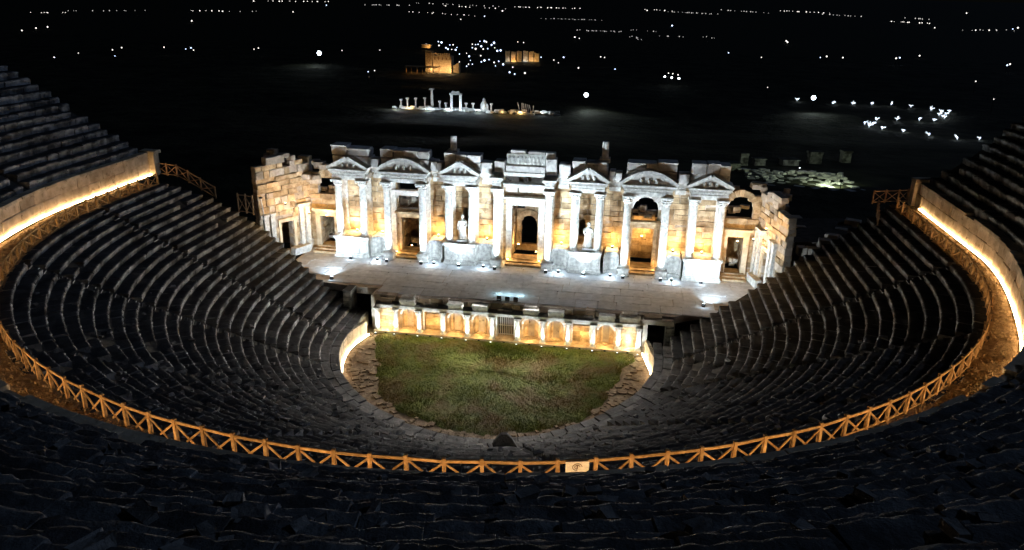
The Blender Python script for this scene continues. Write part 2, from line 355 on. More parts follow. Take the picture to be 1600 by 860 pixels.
tag(obj('dry_grass', mb, M_DIRT), kind='stuff')

ret = thing('walkway_wall', (-.2, -1.1, WZ), 'tall curved wall of large pale stone slabs behind the lit walkway, below the upper seats', 'stone wall')
bl = []; cop = []
for z0, h in ((WZ, 1.3), (WZ+1.3, .95)):
    a, b, c = UPP.lens(RW); c = 15.6; tot = a+b+c; s = 0
    while s < tot:
        L = random.uniform(1.5, 2.5); x, y, th = UPP.at(RW+.22+random.uniform(-.02, .03), s+L/2); bl.append(((x, y, z0+h/2), (L-.03, .42, h-.03), th-PI/2)); s += L
s = 0
while s < tot:
    L = random.uniform(1.2, 2.); x, y, th = UPP.at(RW+.32, s+L/2)
    if random.random() > .06: cop.append(((x, y, WT-.09+random.uniform(-.02, .02)), (L-.03, .78, .22+random.uniform(0, .05)), th-PI/2))
    s += L
place_blocks(bl, 'wall_slab', M_RET, ret, 200); place_blocks(cop, 'coping_stone', M_RET, ret, 100)
# pier at each end of the wall
for x, y in ((-38.6, 10.1), (38.2, 15.1)):
    mb = MB(); mb.box((x, y, WZ+1.15), (1.5, 1., 2.3), 0, .05); mb.box((x+.1, y, WZ+2.45), (1.7, 1.15, .3), .05, .05); obj('end_pier', mb, M_RET, ret)

strip = thing('light_strip', (-.2, -1.1, WZ), 'thin glowing light line running along the foot of the curved walkway wall', 'light strip')
mb = MB(); hs2 = MB(); a, b, c = UPP.lens(RW); n = 120; tot = a+b+13.8
for i in range(n):
    s0, s1 = tot*i/n, tot*(i+.97)/n; x0, y0, t0 = UPP.at(RW-.1, s0); x1, y1, t1 = UPP.at(RW-.1, s1)
    mb.beam((x0, y0, WZ+.15), (x1, y1, WZ+.15), .1, .1); hs2.beam((x0, y0, WZ+.05), (x1, y1, WZ+.05), .16, .08)
obj('glowing_tube', mb, M_STRIP, strip); obj('channel', hs2, M_METAL, strip)

# ------------------------------------------------------------------ timber railing on the walkway edge
fen = thing('timber_railing', (0, -.86, WZ), 'long orange lit timber railing with crossed braces along the inner edge of the walkway', 'railing')
RF = 35.64; a, b, c = LOW.lens(RF); c0 = 13.6; tot = a+b+c0; npost = int(tot/1.52); P = []
post_me = mesh('post', MB().box((0, 0, .62), (.15, .15, 1.24)), M_WOOD)
for i in range(npost+1):
    x, y, th = LOW.at(RF, tot*i/npost-1e-5); dz = random.uniform(-.04, .04); P.append((x, y, WZ+dz, th, tot*i/npost))
    o = link('post', post_me, fen, (x, y, WZ+dz-.04)); o.rotation_euler = (random.uniform(-.03, .03), random.uniform(-.03, .03), th)
SIGN = None
for i in range(npost):
    p, q = P[i], P[i+1]; deg = math.degrees(((p[4]+q[4])/2-a)/RF)+180
    if SIGN is None and deg > 284.2 and deg < 287.5: SIGN = (p, q)
    j = lambda: random.uniform(-.04, .04)
    obj('rail', MB().beam((p[0], p[1], p[2]+1.04), (q[0], q[1], q[2]+1.04), .07, .13), M_WOOD, fen)
    A = np.array(p[:3]); B = np.array(q[:3])
    if SIGN == (p, q): continue
    if 214 < deg < 322:
        f = .66
        obj('brace', MB().beam(A+(0, 0, .98+j()), A+(B-A)*f+(0, 0, .12+j()), .05, .09), M_WOOD, fen)
        obj('brace', MB().beam(B+(0, 0, .98+j()), B+(A-B)*(f-.04)+(0, 0, .16+j()), .05, .09), M_WOOD, fen)
    else:
        obj('brace', MB().beam(A+(0, 0, .95), B+(0, 0, .1), .05, .07), M_WOOD, fen); obj('brace', MB().beam(B+(0, 0, .95), A+(0, 0, .1), .045, .07), M_WOOD, fen)
    if deg < 232 or deg > 305: obj('rail', MB().beam((p[0], p[1], p[2]+.1), (q[0], q[1], q[2]+.1), .05, .09), M_WOOD, fen)
if SIGN:
    p, q = SIGN; cx, cy = (p[0]+q[0])/2, (p[1]+q[1])/2; th = math.atan2(q[1]-p[1], q[0]-p[0]); nx_, ny_ = math.sin(th), -math.cos(th)
    sg = thing('wooden_sign', (cx, cy, WZ+.6), 'pale wooden board with a dark round spiral mark fixed to the railing', 'sign')
    mb = MB(); mb.box((cx+nx_*.1, cy+ny_*.1, WZ+.82), (.95, .04, .5), th, .01); obj('board', mb, M_SIGN, sg)
    for R_, w in ((.16, .025), (.09, .025)):
        mb = MB(); n = 20
        for i in range(n):
            if R_ < .2 and i > 14: continue
            a0, a1 = 2*PI*i/n, 2*PI*(i+1)/n
            g = lambda t: (cx+nx_*.13+math.cos(th)*R_*math.cos(t)*1.2, cy+ny_*.13+math.sin(th)*R_*math.cos(t)*1.2, WZ+.82+R_*math.sin(t))
            mb.beam(g(a0), g(a1), .02, w)
        obj('ring_mark', mb, M_INK, sg)
    mb = MB(); mb.box((cx+nx_*.13, cy+ny_*.13, WZ+.82), (.05, .02, .16), th); obj('centre_mark', mb, M_INK, sg)

def small_fence(name, pts, label, m=M_DWOOD, h=1.1, cat='railing'):
    t = thing(name, pts[0], label, cat)
    for p in pts: mb = MB().box((p[0], p[1], p[2]+h/2), (.13, .13, h+.1)); obj('post', mb, m, t)
    for p, q in zip(pts[:-1], pts[1:]):
        A, B = np.array(p), np.array(q)
        obj('rail', MB().beam(A+(0, 0, h*.93), B+(0, 0, h*.93), .07, .1), m, t); obj('rail', MB().beam(A+(0, 0, .12), B+(0, 0, .12), .06, .09), m, t)
        obj('brace', MB().beam(A+(0, 0, h*.88), B+(0, 0, .15), .05, .07), m, t); obj('brace', MB().beam(B+(0, 0, h*.88), A+(0, 0, .15), .05, .07), m, t)
    return t
small_fence('end_railing', [(-38.3, 10.4, WZ), (-36.9, 10.2, WZ), (-35.6, 9.9, WZ), (-34.4, 9.9, 11.9), (-33.1, 9.9, 11.2), (-31.6, 9.9, 10.4)], 'weathered timber railing stepping down from the left end of the walkway', h=1.25)
small_fence('end_railing', [(34., 14.8, WZ), (35.3, 15.4, WZ), (36.6, 15.8, WZ), (37.6, 16.3, WZ)], 'reddish timber railing closing the right end of the walkway', h=1.25)
small_fence('timber_gate', [(-29.3, 10.1, 9.), (-28.4, 10., 9.), (-27.6, 9.9, 8.9)], 'small leaning timber gate panel standing alone above the left seat ends', h=2., cat='gate')
small_fence('inner_railing', [(34.2-.35*i, 13.6-1.3*i, 12.1) for i in range(5)], 'short dark timber railing just below the right end of the walkway', h=1.)

# ------------------------------------------------------------------ orchestra
mb = MB(); n = 72
vs = [(13.95*math.cos(PI+PI*i/n), -.86+13.95*math.sin(PI+PI*i/n), -.02) for i in range(n+1)]
mb.add([(-13.9, 4.6, -.02)]+vs+[(13.9, 4.6, -.02)], [tuple(range(n+3))]); struct('orchestra_floor', mb, M_ODIRT)
GC = (.3, -3.0); K = 16; n = 160
LP = [(-12.1, 3.15), (-12.2, 1.4), (-11.2, -.4), (-10.4, -3.2), (-9.9, -5), (-9.2, -6.9), (-8.3, -8.6), (-6.9, -10.2), (-5.2, -11.5), (-2, -12.7), (1.4, -12.95), (4, -12.4), (6.3, -11.2), (8.1, -9.5), (9.5, -7.3), (10.3, -5), (10.7, -2.8), (11, -.4), (12., 1.2), (12.1, 3.15)]
LA = [(math.atan2(y-GC[1], x-GC[0]) % (2*PI)) for x, y in LP]; LD = [math.hypot(x-GC[0], y-GC[1]) for x, y in LP]
_o = sorted(range(len(LP)), key=lambda k: LA[k]); LA = [LA[k] for k in _o]; LD = [LD[k] for k in _o]
def gr(a):
    a %= 2*PI; w = .14*math.sin(7*a)+.12*math.sin(17*a+1)+.08*math.sin(41*a)
    if .45 < a < 2.69: return (6.12)/max(.2, math.sin(a))
    return float(np.interp(a, LA, LD, period=2*PI))+w
mb = MB(); vs = [(GC[0], GC[1], .06)]
def gpt(a, f): x = GC[0]+gr(a)*f*math.cos(a); y = GC[1]+gr(a)*f*math.sin(a); return x, min(y, 3.2)
for k in range(1, K+1):
    for i in range(n):
        x, y = gpt(2*PI*i/n, k/K); vs.append((x, y, (.03+.05*random.random()) if k < K else .0))
fs = [(0, 1+i, 1+(i+1) % n) for i in range(n)]+[(1+(k-1)*n+i, 1+k*n+i, 1+k*n+(i+1) % n, 1+(k-1)*n+(i+1) % n) for k in range(1, K) for i in range(n)]
mb.add(vs, fs); struct('lawn', mb, M_TURF)
mb = MB()
for _ in range(60000):
    a = random.uniform(0, 2*PI); f = math.sqrt(random.random()); x, y = GC[0]+gr(a)*f*math.cos(a), GC[1]+gr(a)*f*math.sin(a)
    if y > 3.2: continue
    if random.random() < .2+.5*noise2(x*14, y*14): continue
    h = random.uniform(.05, .16)*(1+.5*noise2(x*9, y*9)); w = random.uniform(.015, .03); an = random.uniform(0, PI); dx, dy = random.uniform(-.06, .06), random.uniform(-.06, .06)
    mb.add([(x-w*math.cos(an), y-w*math.sin(an), .04), (x+w*math.cos(an), y+w*math.sin(an), .04), (x+dx, y+dy, .04+h)], [(0, 1, 2)])
tag(obj('grass', mb, M_GRASS), kind='stuff')
bl = []
for k in range(900):
    a = random.uniform(0, 2*PI); f = random.uniform(1.0, 1.42); x, y = GC[0]+gr(a)*f*math.cos(a), GC[1]+gr(a)*f*math.sin(a)
    if math.hypot(x, y+.86) > 13.4 or y > 2.8: 
        if not (y > -.8 and abs(x) < 12.7 and y < 2.8): continue
    w = random.uniform(.25, .6); bl.append(((x, y, .03), (w, w*random.uniform(.6, 1), random.uniform(.08, .16)), a+random.uniform(-.3, .3)))
od = thing('orchestra_paving', (0, 0, 0), 'broken brown paving stones ringing the grass of the orchestra', 'paving')
place_blocks(bl, 'paving_stone', M_ODIRT, od, 250)
for sx, y0, y1, lab in ((-1, -7.2, 2.0, 'left'), (1, -2.6, 2.8, 'right')):
    mb = MB(); hb = MB(); pts = []
    a, b, c = LOW.lens(13.6)
    for k in range(9):
        y = y0+(y1-y0)*k/8; x = 13.62 if y > -.86 else math.sqrt(13.62**2-(y+.86)**2); x -= max(0, (y-(-.86)))*.24 if sx < 0 else max(0, y+.86)*.2; pts.append((sx*x, y))
    st = thing('orchestra_light', (pts[0][0], pts[0][1], 0), f'straight glowing light line at the foot of the orchestra wall, {lab} side', 'light strip')
    for p, q in zip(pts[:-1], pts[1:]): mb.beam((p[0], p[1], .16), (q[0], q[1], .16), .12, .1); hb.beam((p[0], p[1], .06), (q[0], q[1], .06), .16, .09)
    obj('glowing_tube', mb, M_STRIPO, st); obj('channel', hb, M_METAL, st)
    # lit splayed wall beside it
    bl = []
    for p, q in zip(pts[:-1], pts[1:]):
        th = math.atan2(q[1]-p[1], q[0]-p[0]); L = math.hypot(q[0]-p[0], q[1]-p[1]); nx_, ny_ = (-math.sin(th), math.cos(th)) if sx < 0 else (math.sin(th), -math.cos(th))
        bl.append((((p[0]+q[0])/2+nx_*.32, (p[1]+q[1])/2+ny_*.32, .78), (L-.02, .35, 1.5), th))
    wt = thing('orchestra_side_wall', (pts[0][0], pts[0][1], 0), f'low wall of upright honey coloured slabs along the {lab} edge of the orchestra, lit from its foot', 'stone wall')
    place_blocks(bl, 'upright_slab', M_RET, wt)

# ------------------------------------------------------------------ spotlights
def fixture(name, x, y, z, yaw, tilt, lens, label, cat, group=None, s=1.):
    t = thing(name, (x, y, z), label, cat, group)
    mb = MB(); mb.box((x, y, z+.02*s), (.3*s, .3*s, .05*s), yaw); mb.box((x-.16*s*math.cos(yaw), y-.16*s*math.sin(yaw), z+.14*s), (.03, .06, .24*s), yaw); mb.box((x+.16*s*math.cos(yaw), y+.16*s*math.sin(yaw), z+.14*s), (.03, .06, .24*s), yaw); obj('bracket', mb, M_METAL, t)
    def tilted(c, d):
        m2 = MB(); m2.box((0, 0, 0), d); R = Matrix.Rotation(yaw, 3, 'Z') @ Matrix.Rotation(tilt, 3, 'X'); m2.v = [tuple(R @ (Vector(v)+Vector(c))+Vector((x, y, z+.2*s))) for v in m2.v]; return m2
    obj('housing', tilted((0, 0, 0), (.3*s, .24*s, .2*s)), M_METAL, t); obj('lens', tilted((0, 0, .11*s), (.24*s, .18*s, .02)), lens, t)
    return t
def spot(parent, loc, aim, W_, color, ang, blend=.6, size=.08):
    L = bpy.data.lights.new('lamp', 'SPOT'); L.energy = W_; L.color = color; L.spot_size = math.radians(ang); L.spot_blend = blend; L.shadow_soft_size = size
    o = bpy.data.objects.new('lamp', L); COL.objects.link(o); p = wloc(parent); o.parent = parent; o.location = tuple(np.array(loc)-np.array(p))
    o.rotation_euler = (Vector(aim)-Vector(loc)).to_track_quat('-Z', 'Y').to_euler()
def point(parent, loc, W_, color, size=.12):
    L = bpy.data.lights.new('lamp', 'POINT'); L.energy = W_; L.color = color; L.shadow_soft_size = size
    o = bpy.data.objects.new('lamp', L); COL.objects.link(o); p = wloc(parent); o.parent = parent; o.location = tuple(np.array(loc)-np.array(p))
ORD = ['first', 'second', 'third', 'fourth', 'fifth', 'sixth', 'seventh', 'eighth', 'ninth', 'tenth', 'eleventh', 'twelfth']
WHITE = (.72, .88, 1.); WARM = (1, .60, .22)

# ------------------------------------------------------------------ columns
def flute(a, z, n=18): return 1-.045*(.5+.5*math.cos(a*n))
def column(parent, x, y, z0, z1, r, ped=0, m=M_MARBLE, fl=True):
    zb = z0+ped; H = z1-zb; hc = max(.35, H*.105); hb = r*.55
    sh = MB(); sh.lathe((x, y, 0), [(r*1.04, zb+hb), (r, zb+hb+.1), (r*.99, zb+H*.35), (r*.9, z1-hc*1.0-.05), (r*.95, z1-hc)], 36 if fl else 14, flute if fl else None)
    o = obj('column', sh, m, parent)
    b = MB(); b.box((x, y, zb+hb*.15), (r*2.7, r*2.7, hb*.34)); b.lathe((x, y, zb+hb*.3), [(r*1.3, 0), (r*1.36, hb*.12), (r*1.15, hb*.3), (r*1.2, hb*.5), (r*1.05, hb*.72)], 16); obj('base', b, m, o)
    cp = MB(); k = lambda a, z: 1+.09*math.cos(8*a)*(1 if int(z*20) % 2 else -1)
    cp.lathe((x, y, z1-hc), [(r*.92, 0), (r*1.18, hc*.22), (r*1.02, hc*.3), (r*1.3, hc*.52), (r*1.1, hc*.6), (r*1.5, hc*.84)], 24, k); cp.box((x, y, z1-hc*.08), (r*3., r*3., hc*.17))
    for sx in (-1, 1):
        for sy in (-1, 1): cp.lathe((x+sx*r*1.25, y+sy*r*1.25, z1-hc*.42), [(r*.12, 0), (r*.28, hc*.12), (r*.24, hc*.24)], 6)
    obj('capital', cp, m, o)
    if ped:
        p = MB(); p.box((x, y, z0+ped*.1), (r*3.2, r*3.2, ped*.2)); p.box((x, y, z0+ped*.5), (r*2.7, r*2.7, ped*.62)); p.box((x, y, z0+ped*.89), (r*3.2, r*3.2, ped*.2)); obj('pedestal', p, m, o)
    return o

# ------------------------------------------------------------------ coursed masonry
def masonry(p0, ang, U, z0, z1, th, openings=(), top=None, ch=(.48, .62), Lr=(.9, 1.9), proud=.08, zskip=0):
    """blocks of a wall that runs from p0 in direction ang; openings: (u0,u1,za,zb) or (uc,r,za,zspring,'arch')"""
    out = []; core = MB(); ca, sa = math.cos(ang), math.sin(ang); z = z0
    while z < z1-.15:
        h = min(random.uniform(*ch), z1-z); zc = z+h/2; iv = []
        for o in openings:
            if len(o) == 4:
                if o[2] < zc < o[3]: iv.append((o[0], o[1]))
            elif o[2] < zc < o[3]+o[1]:
                w = o[1] if zc < o[3] else math.sqrt(max(.01, o[1]**2-(zc-o[3])**2)); iv.append((o[0]-w, o[0]+w))
        iv.sort(); segs = []; s = 0
        for a_, b_ in iv:
            if a_ > s: segs.append((s, a_))
            s = max(s, b_)
        if s < U: segs.append((s, U))
        for a_, b_ in segs:
            if b_-a_ < .08: continue
            n = max(1, round((b_-a_)/random.uniform(*Lr))); cuts = [a_+(b_-a_)*(k+random.uniform(-.25, .25)*(0 < k < n))/n for k in range(n+1)]
            for u, w in zip(cuts[:-1], cuts[1:]):
                um = (u+w)/2
                if top and zc > top(um)+random.uniform(-.12, .12): continue
                pr = random.uniform(-proud, proud); 
                out.append(((p0[0]+ca*um+sa*pr, p0[1]+sa*um-ca*pr+0, zc), (w-u-.025, th, h-.025), ang))
                core.box((p0[0]+ca*um, p0[1]+sa*um, zc), (w-u+.002, th-.16-random.uniform(0, .01), h+.002), ang)
        z += h
    return out, core

# ------------------------------------------------------------------ stage building
sb = thing('stage_building', (0, 15.9, S), 'tall ruined Roman stage facade of amber masonry with white floodlit columns and pediments', 'ruined facade')
YW = 15.9; YC = 13.95
ops = [(24-1.4, 24+1.45, 3.9, 10.), (24-13.6, 24-11.35, 3.7, 8.), (24+11.25, 24+13.5, 3.7, 8.35), (24-13.85, 24-11.35, 8.7, 11.7), (24+12.5, 1.3, 8.95, 10.3, 'arch'),
       (24-22.8, 24-21.2, 3.8, 7.5), (24+21., 24+22.6, 3.8, 8.0), (24-21.8, 1.15, 9.7, 10.8, 'arch'), (24+21.9, 1.3, 9.9, 10.9, 'arch'), (24-6.75, 24-6., 7., 9.3), (24+5.7, 24+6.4, 7.2, 9.)]
def topf(u):
    x = u-24
    if abs(x) < 20.4: return 13.2
    return 12.9-.5*abs(math.sin(x*3))-(abs(x)-20.4)*.1
bl, core = masonry((-24, YW+.4), 0, 48, S-.1, 13.2, .8, ops, topf)
obj('wall_core', core, M_RUB, sb)
ba = [b for b in bl if True]
# slanted end walls
def rot2(p, a, u): return (p[0]+math.cos(a)*u, p[1]+math.sin(a)*u)
aL = math.atan2(-6.4, -3.5); aR = math.atan2(-6.9, 1.6)
lt = lambda u: 13.9+.45*math.sin(u*1.7)-(1.2 if .1 < u < 1.2 else 0)
rt = lambda u: 12.9+.6*math.sin(u*2.1+1)-max(0, u-4.6)*.9
b1, c1 = masonry((-24.2, YW+.3), aL, 6.7, S-.3, 14.8, .8, [(2.7, 4.2, 3.8, 7.4)], lt, ch=(.45, .8), Lr=(.8, 2.1), proud=.11)
b2, c2 = masonry((24.2, YW+.3), aR, 7., S-.3, 13.8, .8, [(2.4, 3.6, 3.8, 7.4)], rt, ch=(.45, .8), Lr=(.8, 2.1), proud=.11)
b3, c3 = masonry((-29.5, YW+1.2), 0, 5.4, S, 13.9, .9, (), lambda u: 13.6-.7*abs(math.sin(u*1.3)), ch=(.55, .8), proud=.15)
b4, c4 = masonry((24.2, YW+1.2), 0, 2.6, S, 12.9, .9, (), lambda u: 12.2-.9*abs(math.sin(u*1.3)), ch=(.55, .8), proud=.15)
for c in (c1, c2, c3, c4): obj('wall_core', c, M_RUB, sb)
rug = b1+b2+b3+b4; random.shuffle(rug); rk = len(rug)//3
place_blocks(bl+rug[rk:], 'wall_block', M_SAND, sb, 240, 6, 'wall_blocks'); place_blocks(rug[:rk], 'dark_wall_block', M_RUB, sb, 60, 6, 'dark_wall_blocks')
# loose jagged stones on the broken tops
bl = []
for x0, x1, y, z, n in ((-29.3, -25, YW+1.1, 13.7, 7), (-27.6, -24.6, YW-2, 14.4, 6), (-24, -20.6, YW+.6, 12.9, 7), (20.8, 24, YW+.7, 13., 7), (24.2, 26.4, YW-1, 12.9, 6), (-24.2, -23., YW-.2, 11.6, 8)):
    for k in range(n):
        w = random.uniform(.5, 1.1); bl.append(((random.uniform(x0, x1), y+random.uniform(-.5, .5), z+random.uniform(-.3, .35)), (w, w*random.uniform(.6, 1), random.uniform(.35, .6)), random.uniform(-.6, .6)))
place_blocks(bl, 'loose_block', M_RUB, sb, 60, 5)
# rear wall and passages
b5, c5 = masonry((-24, 20.6), 0, 48, S-.2, 9.6, .7, [(24.-.1, .9, 3.9, 6.75, 'arch')], lambda u: 9.4-1.2*abs(math.sin(u*.5)), ch=(.6, .8), Lr=(1.2, 2.2))
obj('rear_wall', c5, M_SAND, sb); place_blocks(b5, 'rear_block', M_SAND, sb, 60, 9, 'rear_blocks')
for x in (-1.75, 1.8, -14.1, -10.9, 10.8, 14., -23.2, -20.8, 20.6, 23.):
    b6, c6 = masonry((x, 16.8), PI/2, 3.5, S, 8.8, .5, (), None, ch=(.6, .8), Lr=(1, 1.6)); obj('passage_wall', c6, M_SAND, sb); place_blocks(b6, 'passage_block', M_SAND, sb, 14, 9, 'passage_blocks')
# voussoirs of the arches
for xc, r, zs in ((12.5, 1.3, 10.3), (-21.8, 1.15, 10.8), (21.9, 1.3, 10.9)):
    n = 11
    for k in range(n):
        a0, a1 = PI*k/n+.01, PI*(k+1)/n-.01; R1, R2 = r-.03, r+.62+random.uniform(-.04, .06)
        mb = MB(); mb.prism([(xc+R1*math.cos(a0), zs+R1*math.sin(a0)), (xc+R2*math.cos(a0), zs+R2*math.sin(a0)), (xc+R2*math.cos(a1), zs+R2*math.sin(a1)), (xc+R1*math.cos(a1), zs+R1*math.sin(a1))][::-1], YW-.12, YW+.5)
        obj('arch_stone', mb, M_SAND if abs(xc) > 20 else M_ATTIC, sb)
for k in range(11):
    a0, a1 = PI*k/11+.01, PI*(k+1)/11-.01; g = lambda t, R_: (-.1+R_*math.cos(t), 6.75+R_*math.sin(t)); mb = MB(); mb.prism([g(a0, .86), g(a0, 1.55), g(a1, 1.55), g(a1, .86)][::-1], 20.08, 20.7); obj('arch_stone', mb, M_SAND, sb)
# podium: straight fronts and hollow curved bays
def arcfront(xc, hw, yf, depth, z0, z1, m, name='curved_podium'):
    mb = MB(); n = 12; fr = [(xc-hw*math.cos(PI*i/n), yf+depth*math.sin(PI*i/n)) for i in range(n+1)]
    poly = [(xc-hw-.25, yf)]+fr+[(xc+hw+.25, yf), (xc+hw+.25, YW+.02), (xc-hw-.25, YW+.02)]
    def ring(p, q, zz0, zz1, off):
        pf = [(xc-(hw-off)*math.cos(PI*i/n), yf-off*.3+(depth-off)*math.sin(PI*i/n)) for i in range(n+1)]
        g = MB()
        for (ax, ay), (bx_, by_) in zip(pf[:-1], pf[1:]):
            g.add([(ax, ay, zz0), (bx_, by_, zz0), (bx_, by_, zz1), (ax, ay, zz1), (ax, YW+.01, zz0), (bx_, YW+.01, zz0), (bx_, YW+.01, zz1), (ax, YW+.01, zz1)], [(0, 1, 2, 3), (3, 2, 6, 7), (1, 0, 4, 5), (0, 3, 7, 4), (2, 1, 5, 6)])
        return g
    o = obj(name, ring(0, 0, z0, z1-.28, 0), m, sb)
    obj('moulding', ring(0, 0, z1-.28, z1, .14), m, o); obj('plinth', ring(0, 0, z0, z0+.35, .12), m, o)
for s in (-1, 1):
    for xc, hw in ((3.98, .95), (9.35, .8), (15.6, .85)): arcfront(s*xc, hw, YC-.35, .85, S, 6.0, M_MARBLE)
    for xc, w in ((6.6, 3.5), (18.5, 3.9)):
        ped = MB(); ped.box((s*xc, (13.45+YW)/2, S+1.25), (w-.24, YW-13.45-.02, 2.0)); o = obj('column_podium', ped, M_MARBLE, sb)
        mb = MB(); mb.box((s*xc, (13.3+YW)/2, S+.14), (w, YW-13.3, .3)); mb.box((s*xc, (13.38+YW)/2, S+.38), (w-.12, YW-13.38, .18)); obj('plinth', mb, M_MARBLE, o)
        mb = MB(); mb.box((s*xc, (13.38+YW)/2, S+2.12), (w-.1, YW-13.38, .16)); mb.box((s*xc, (13.26+YW)/2, S+2.28), (w+.06, YW-13.26, .17)); obj('moulding', mb, M_MARBLE, o)
        for k in range(4):
            mb = MB(); mb.box((s*xc+(k-1.5)*(w-.5)/4, 13.42, S+1.25), ((w-.5)/4-.1, .07, 1.3), 0, .01); obj('relief_panel', mb, M_MARBLE, o)
        for dx in (-1.25, 1.25) if xc < 10 else (-1.35, 1.35): column(sb, s*xc+dx, YC, S+2.38, 12.2, .4)
        for dx in (-1.25, 1.25) if xc < 10 else (-1.35, 1.35):
            mb = MB(); mb.box((s*xc+dx, YW-.08, 8.9), (.7, .24, 6.3)); obj('pilaster', mb, M_MARBLE, sb)
    for x in (2.7, 10.65, 14.45):
        column(sb, s*x, YC-.1, S, 12.2, .4, .85)
        mb = MB(); mb.box((s*x+.0, YW-.1, 8.), (.72, .26, 8.3)); obj('pilaster', mb, M_MARBLE, sb)
# entablature
def entab(x0, x1, yf, z0=12.2, m=M_MARBLE, dent=True):
    w = x1-x0; xc = (x0+x1)/2
    mb = MB(); mb.box((xc, (yf+YW)/2+.2, z0+.22), (w-.3, YW-yf+.3, .44), 0, .015); o = obj('architrave', mb, m, sb)
    mb = MB(); mb.box((xc, (yf+YW)/2+.23, z0+.6), (w-.4, YW-yf+.25, .32), 0, .015); obj('frieze', mb, m, o)
    mb = MB(); mb.box((xc, (yf-.2+YW)/2+.2, z0+.86), (w-.05, YW-yf+.5, .16), 0, .01); mb.box((xc, (yf-.34+YW)/2+.2, z0+1.04), (w+.2, YW-yf+.66, .2), 0, .02)
    if dent:
        n = int(w/.28)
        for k in range(n): mb.box((x0+.1+(k+.5)*(w-.2)/n, yf-.14, z0+.74), (.15, .2, .12))
    obj('cornice', mb, m, o); return o
for s in (-1, 1):
    for a_, b_ in ((4.75, 8.45), (16.55, 20.5), (10., 15.1)):
        x0, x1 = (a_, b_) if s > 0 else (-b_, -a_); entab(x0, x1, 13.55)
    for a_, b_ in ((8.5, 9.95), (15.15, 16.5), (3.3, 4.7)):
        x0, x1 = (a_, b_) if s > 0 else (-b_, -a_); entab(x0, x1, 15.2, 12.15)
    x0, x1 = (2.1, 3.3) if s > 0 else (-3.3, -2.1); entab(x0, x1, 13.5)
# triangular and curved gables
def gable(xc, w, z, h, curved=False):
    yf = 13.2; pts = []
    n = 14 if curved else 2
    top = [(xc-w/2+w*i/n, z+(h*math.sin(PI*i/n)**.9 if curved else h*(1-abs(2*i/n-1)))) for i in range(n+1)]
    mb = MB(); tym = [(x, zz-.1 if 0 < i < n else zz) for i, (x, zz) in enumerate(top)]; mb.prism(tym[::-1] if False else tym, yf+.5, YW); o = obj('pediment', mb, M_ATTIC, sb)
    for side in (0, 1):
        seg = list(zip(top[:-1], top[1:])); seg = seg[:len(seg)//2] if side == 0 else seg[len(seg)//2:]
        mb = MB()
        for (xa, za), (xb, zb) in seg:
            L = math.hypot(xb-xa, zb-za); t = .26; nx_, nz_ = -(zb-za)/L, (xb-xa)/L
            mb.prism([(xa, za), (xb, zb), (xb+nx_*t, zb+nz_*t), (xa+nx_*t, za+nz_*t)], yf, YW-.3); mb.prism([(xa-nx_*.16, za-nz_*.16), (xb-nx_*.16, zb-nz_*.16), (xb, zb), (xa, za)], yf+.2, YW-.35)
        obj('raking_cornice', mb, M_MARBLE, o)
    for k in range(3):
        q = MB(); q.lathe((xc+(k-1)*w*.14, yf+.45, z+.12), [(.12, 0), (.2, .1*h), (.16, h*.34), (.05, h*.44)], 7); obj('relief', q, M_MARBLE, o)
for s in (-1, 1):
    gable(s*6.6, 4., 13.36, 1.25); gable(s*18.5, 4.3, 13.36, 1.15); gable(s*12.55, 5.5, 13.36, 1.25, True)
# attic: big broken blocks above the cornice
attic = [(-20.4, -16.3, 14.5, 15.55, 2), (-15.1, -9.9, 14.5, 15.5, 4), (-8.3, -4.5, 14.4, 15.45, 3), (4.9, 8.4, 14.3, 15.15, 3), (10.3, 15.2, 14.5, 15.5, 3), (16.6, 20.3, 14.4, 15.5, 3),
         (2.2, 3.3, 13.5, 15.3, 1), (-3.1, -2., 13.5, 15., 1), (3.5, 4.7, 13.3, 14.9, 1), (-4.4, -3.3, 13.3, 14.6, 1), (8.6, 9.9, 13.3, 14.5, 2), (-9.8, -8.5, 13.3, 14.6, 2), (15.4, 16.5, 13.3, 14.6, 1), (-16.2, -15.3, 13.3, 14.5, 1)]
bl = []
for x0, x1, z0, z1, n in attic:
    xs_ = [x0+(x1-x0)*(k+random.uniform(-.2, .2)*(0 < k < n))/n for k in range(n+1)]
    for a_, b_ in zip(xs_[:-1], xs_[1:]):
        q = random.uniform(-.2, .14)
        bl.append((((a_+b_)/2, 14.75+random.uniform(-.12, .12), (z0+z1)/2+.1+q/2), (b_-a_-.04, 1.5, (z1-z0)-.25+q), random.uniform(-.03, .03)))
        if z0 > 14: bl.append((((a_+b_)/2, 15.2, 13.95), (b_-a_+.1, 1.7, 1.25), 0)); bl.append((((a_+b_)/2+random.uniform(-.05, .05), 14.7, z1+.02+q), (b_-a_-.02, 1.75, .17), random.uniform(-.02, .02)))
place_blocks(bl, 'attic_block', M_ATTIC, sb, 80, 4)
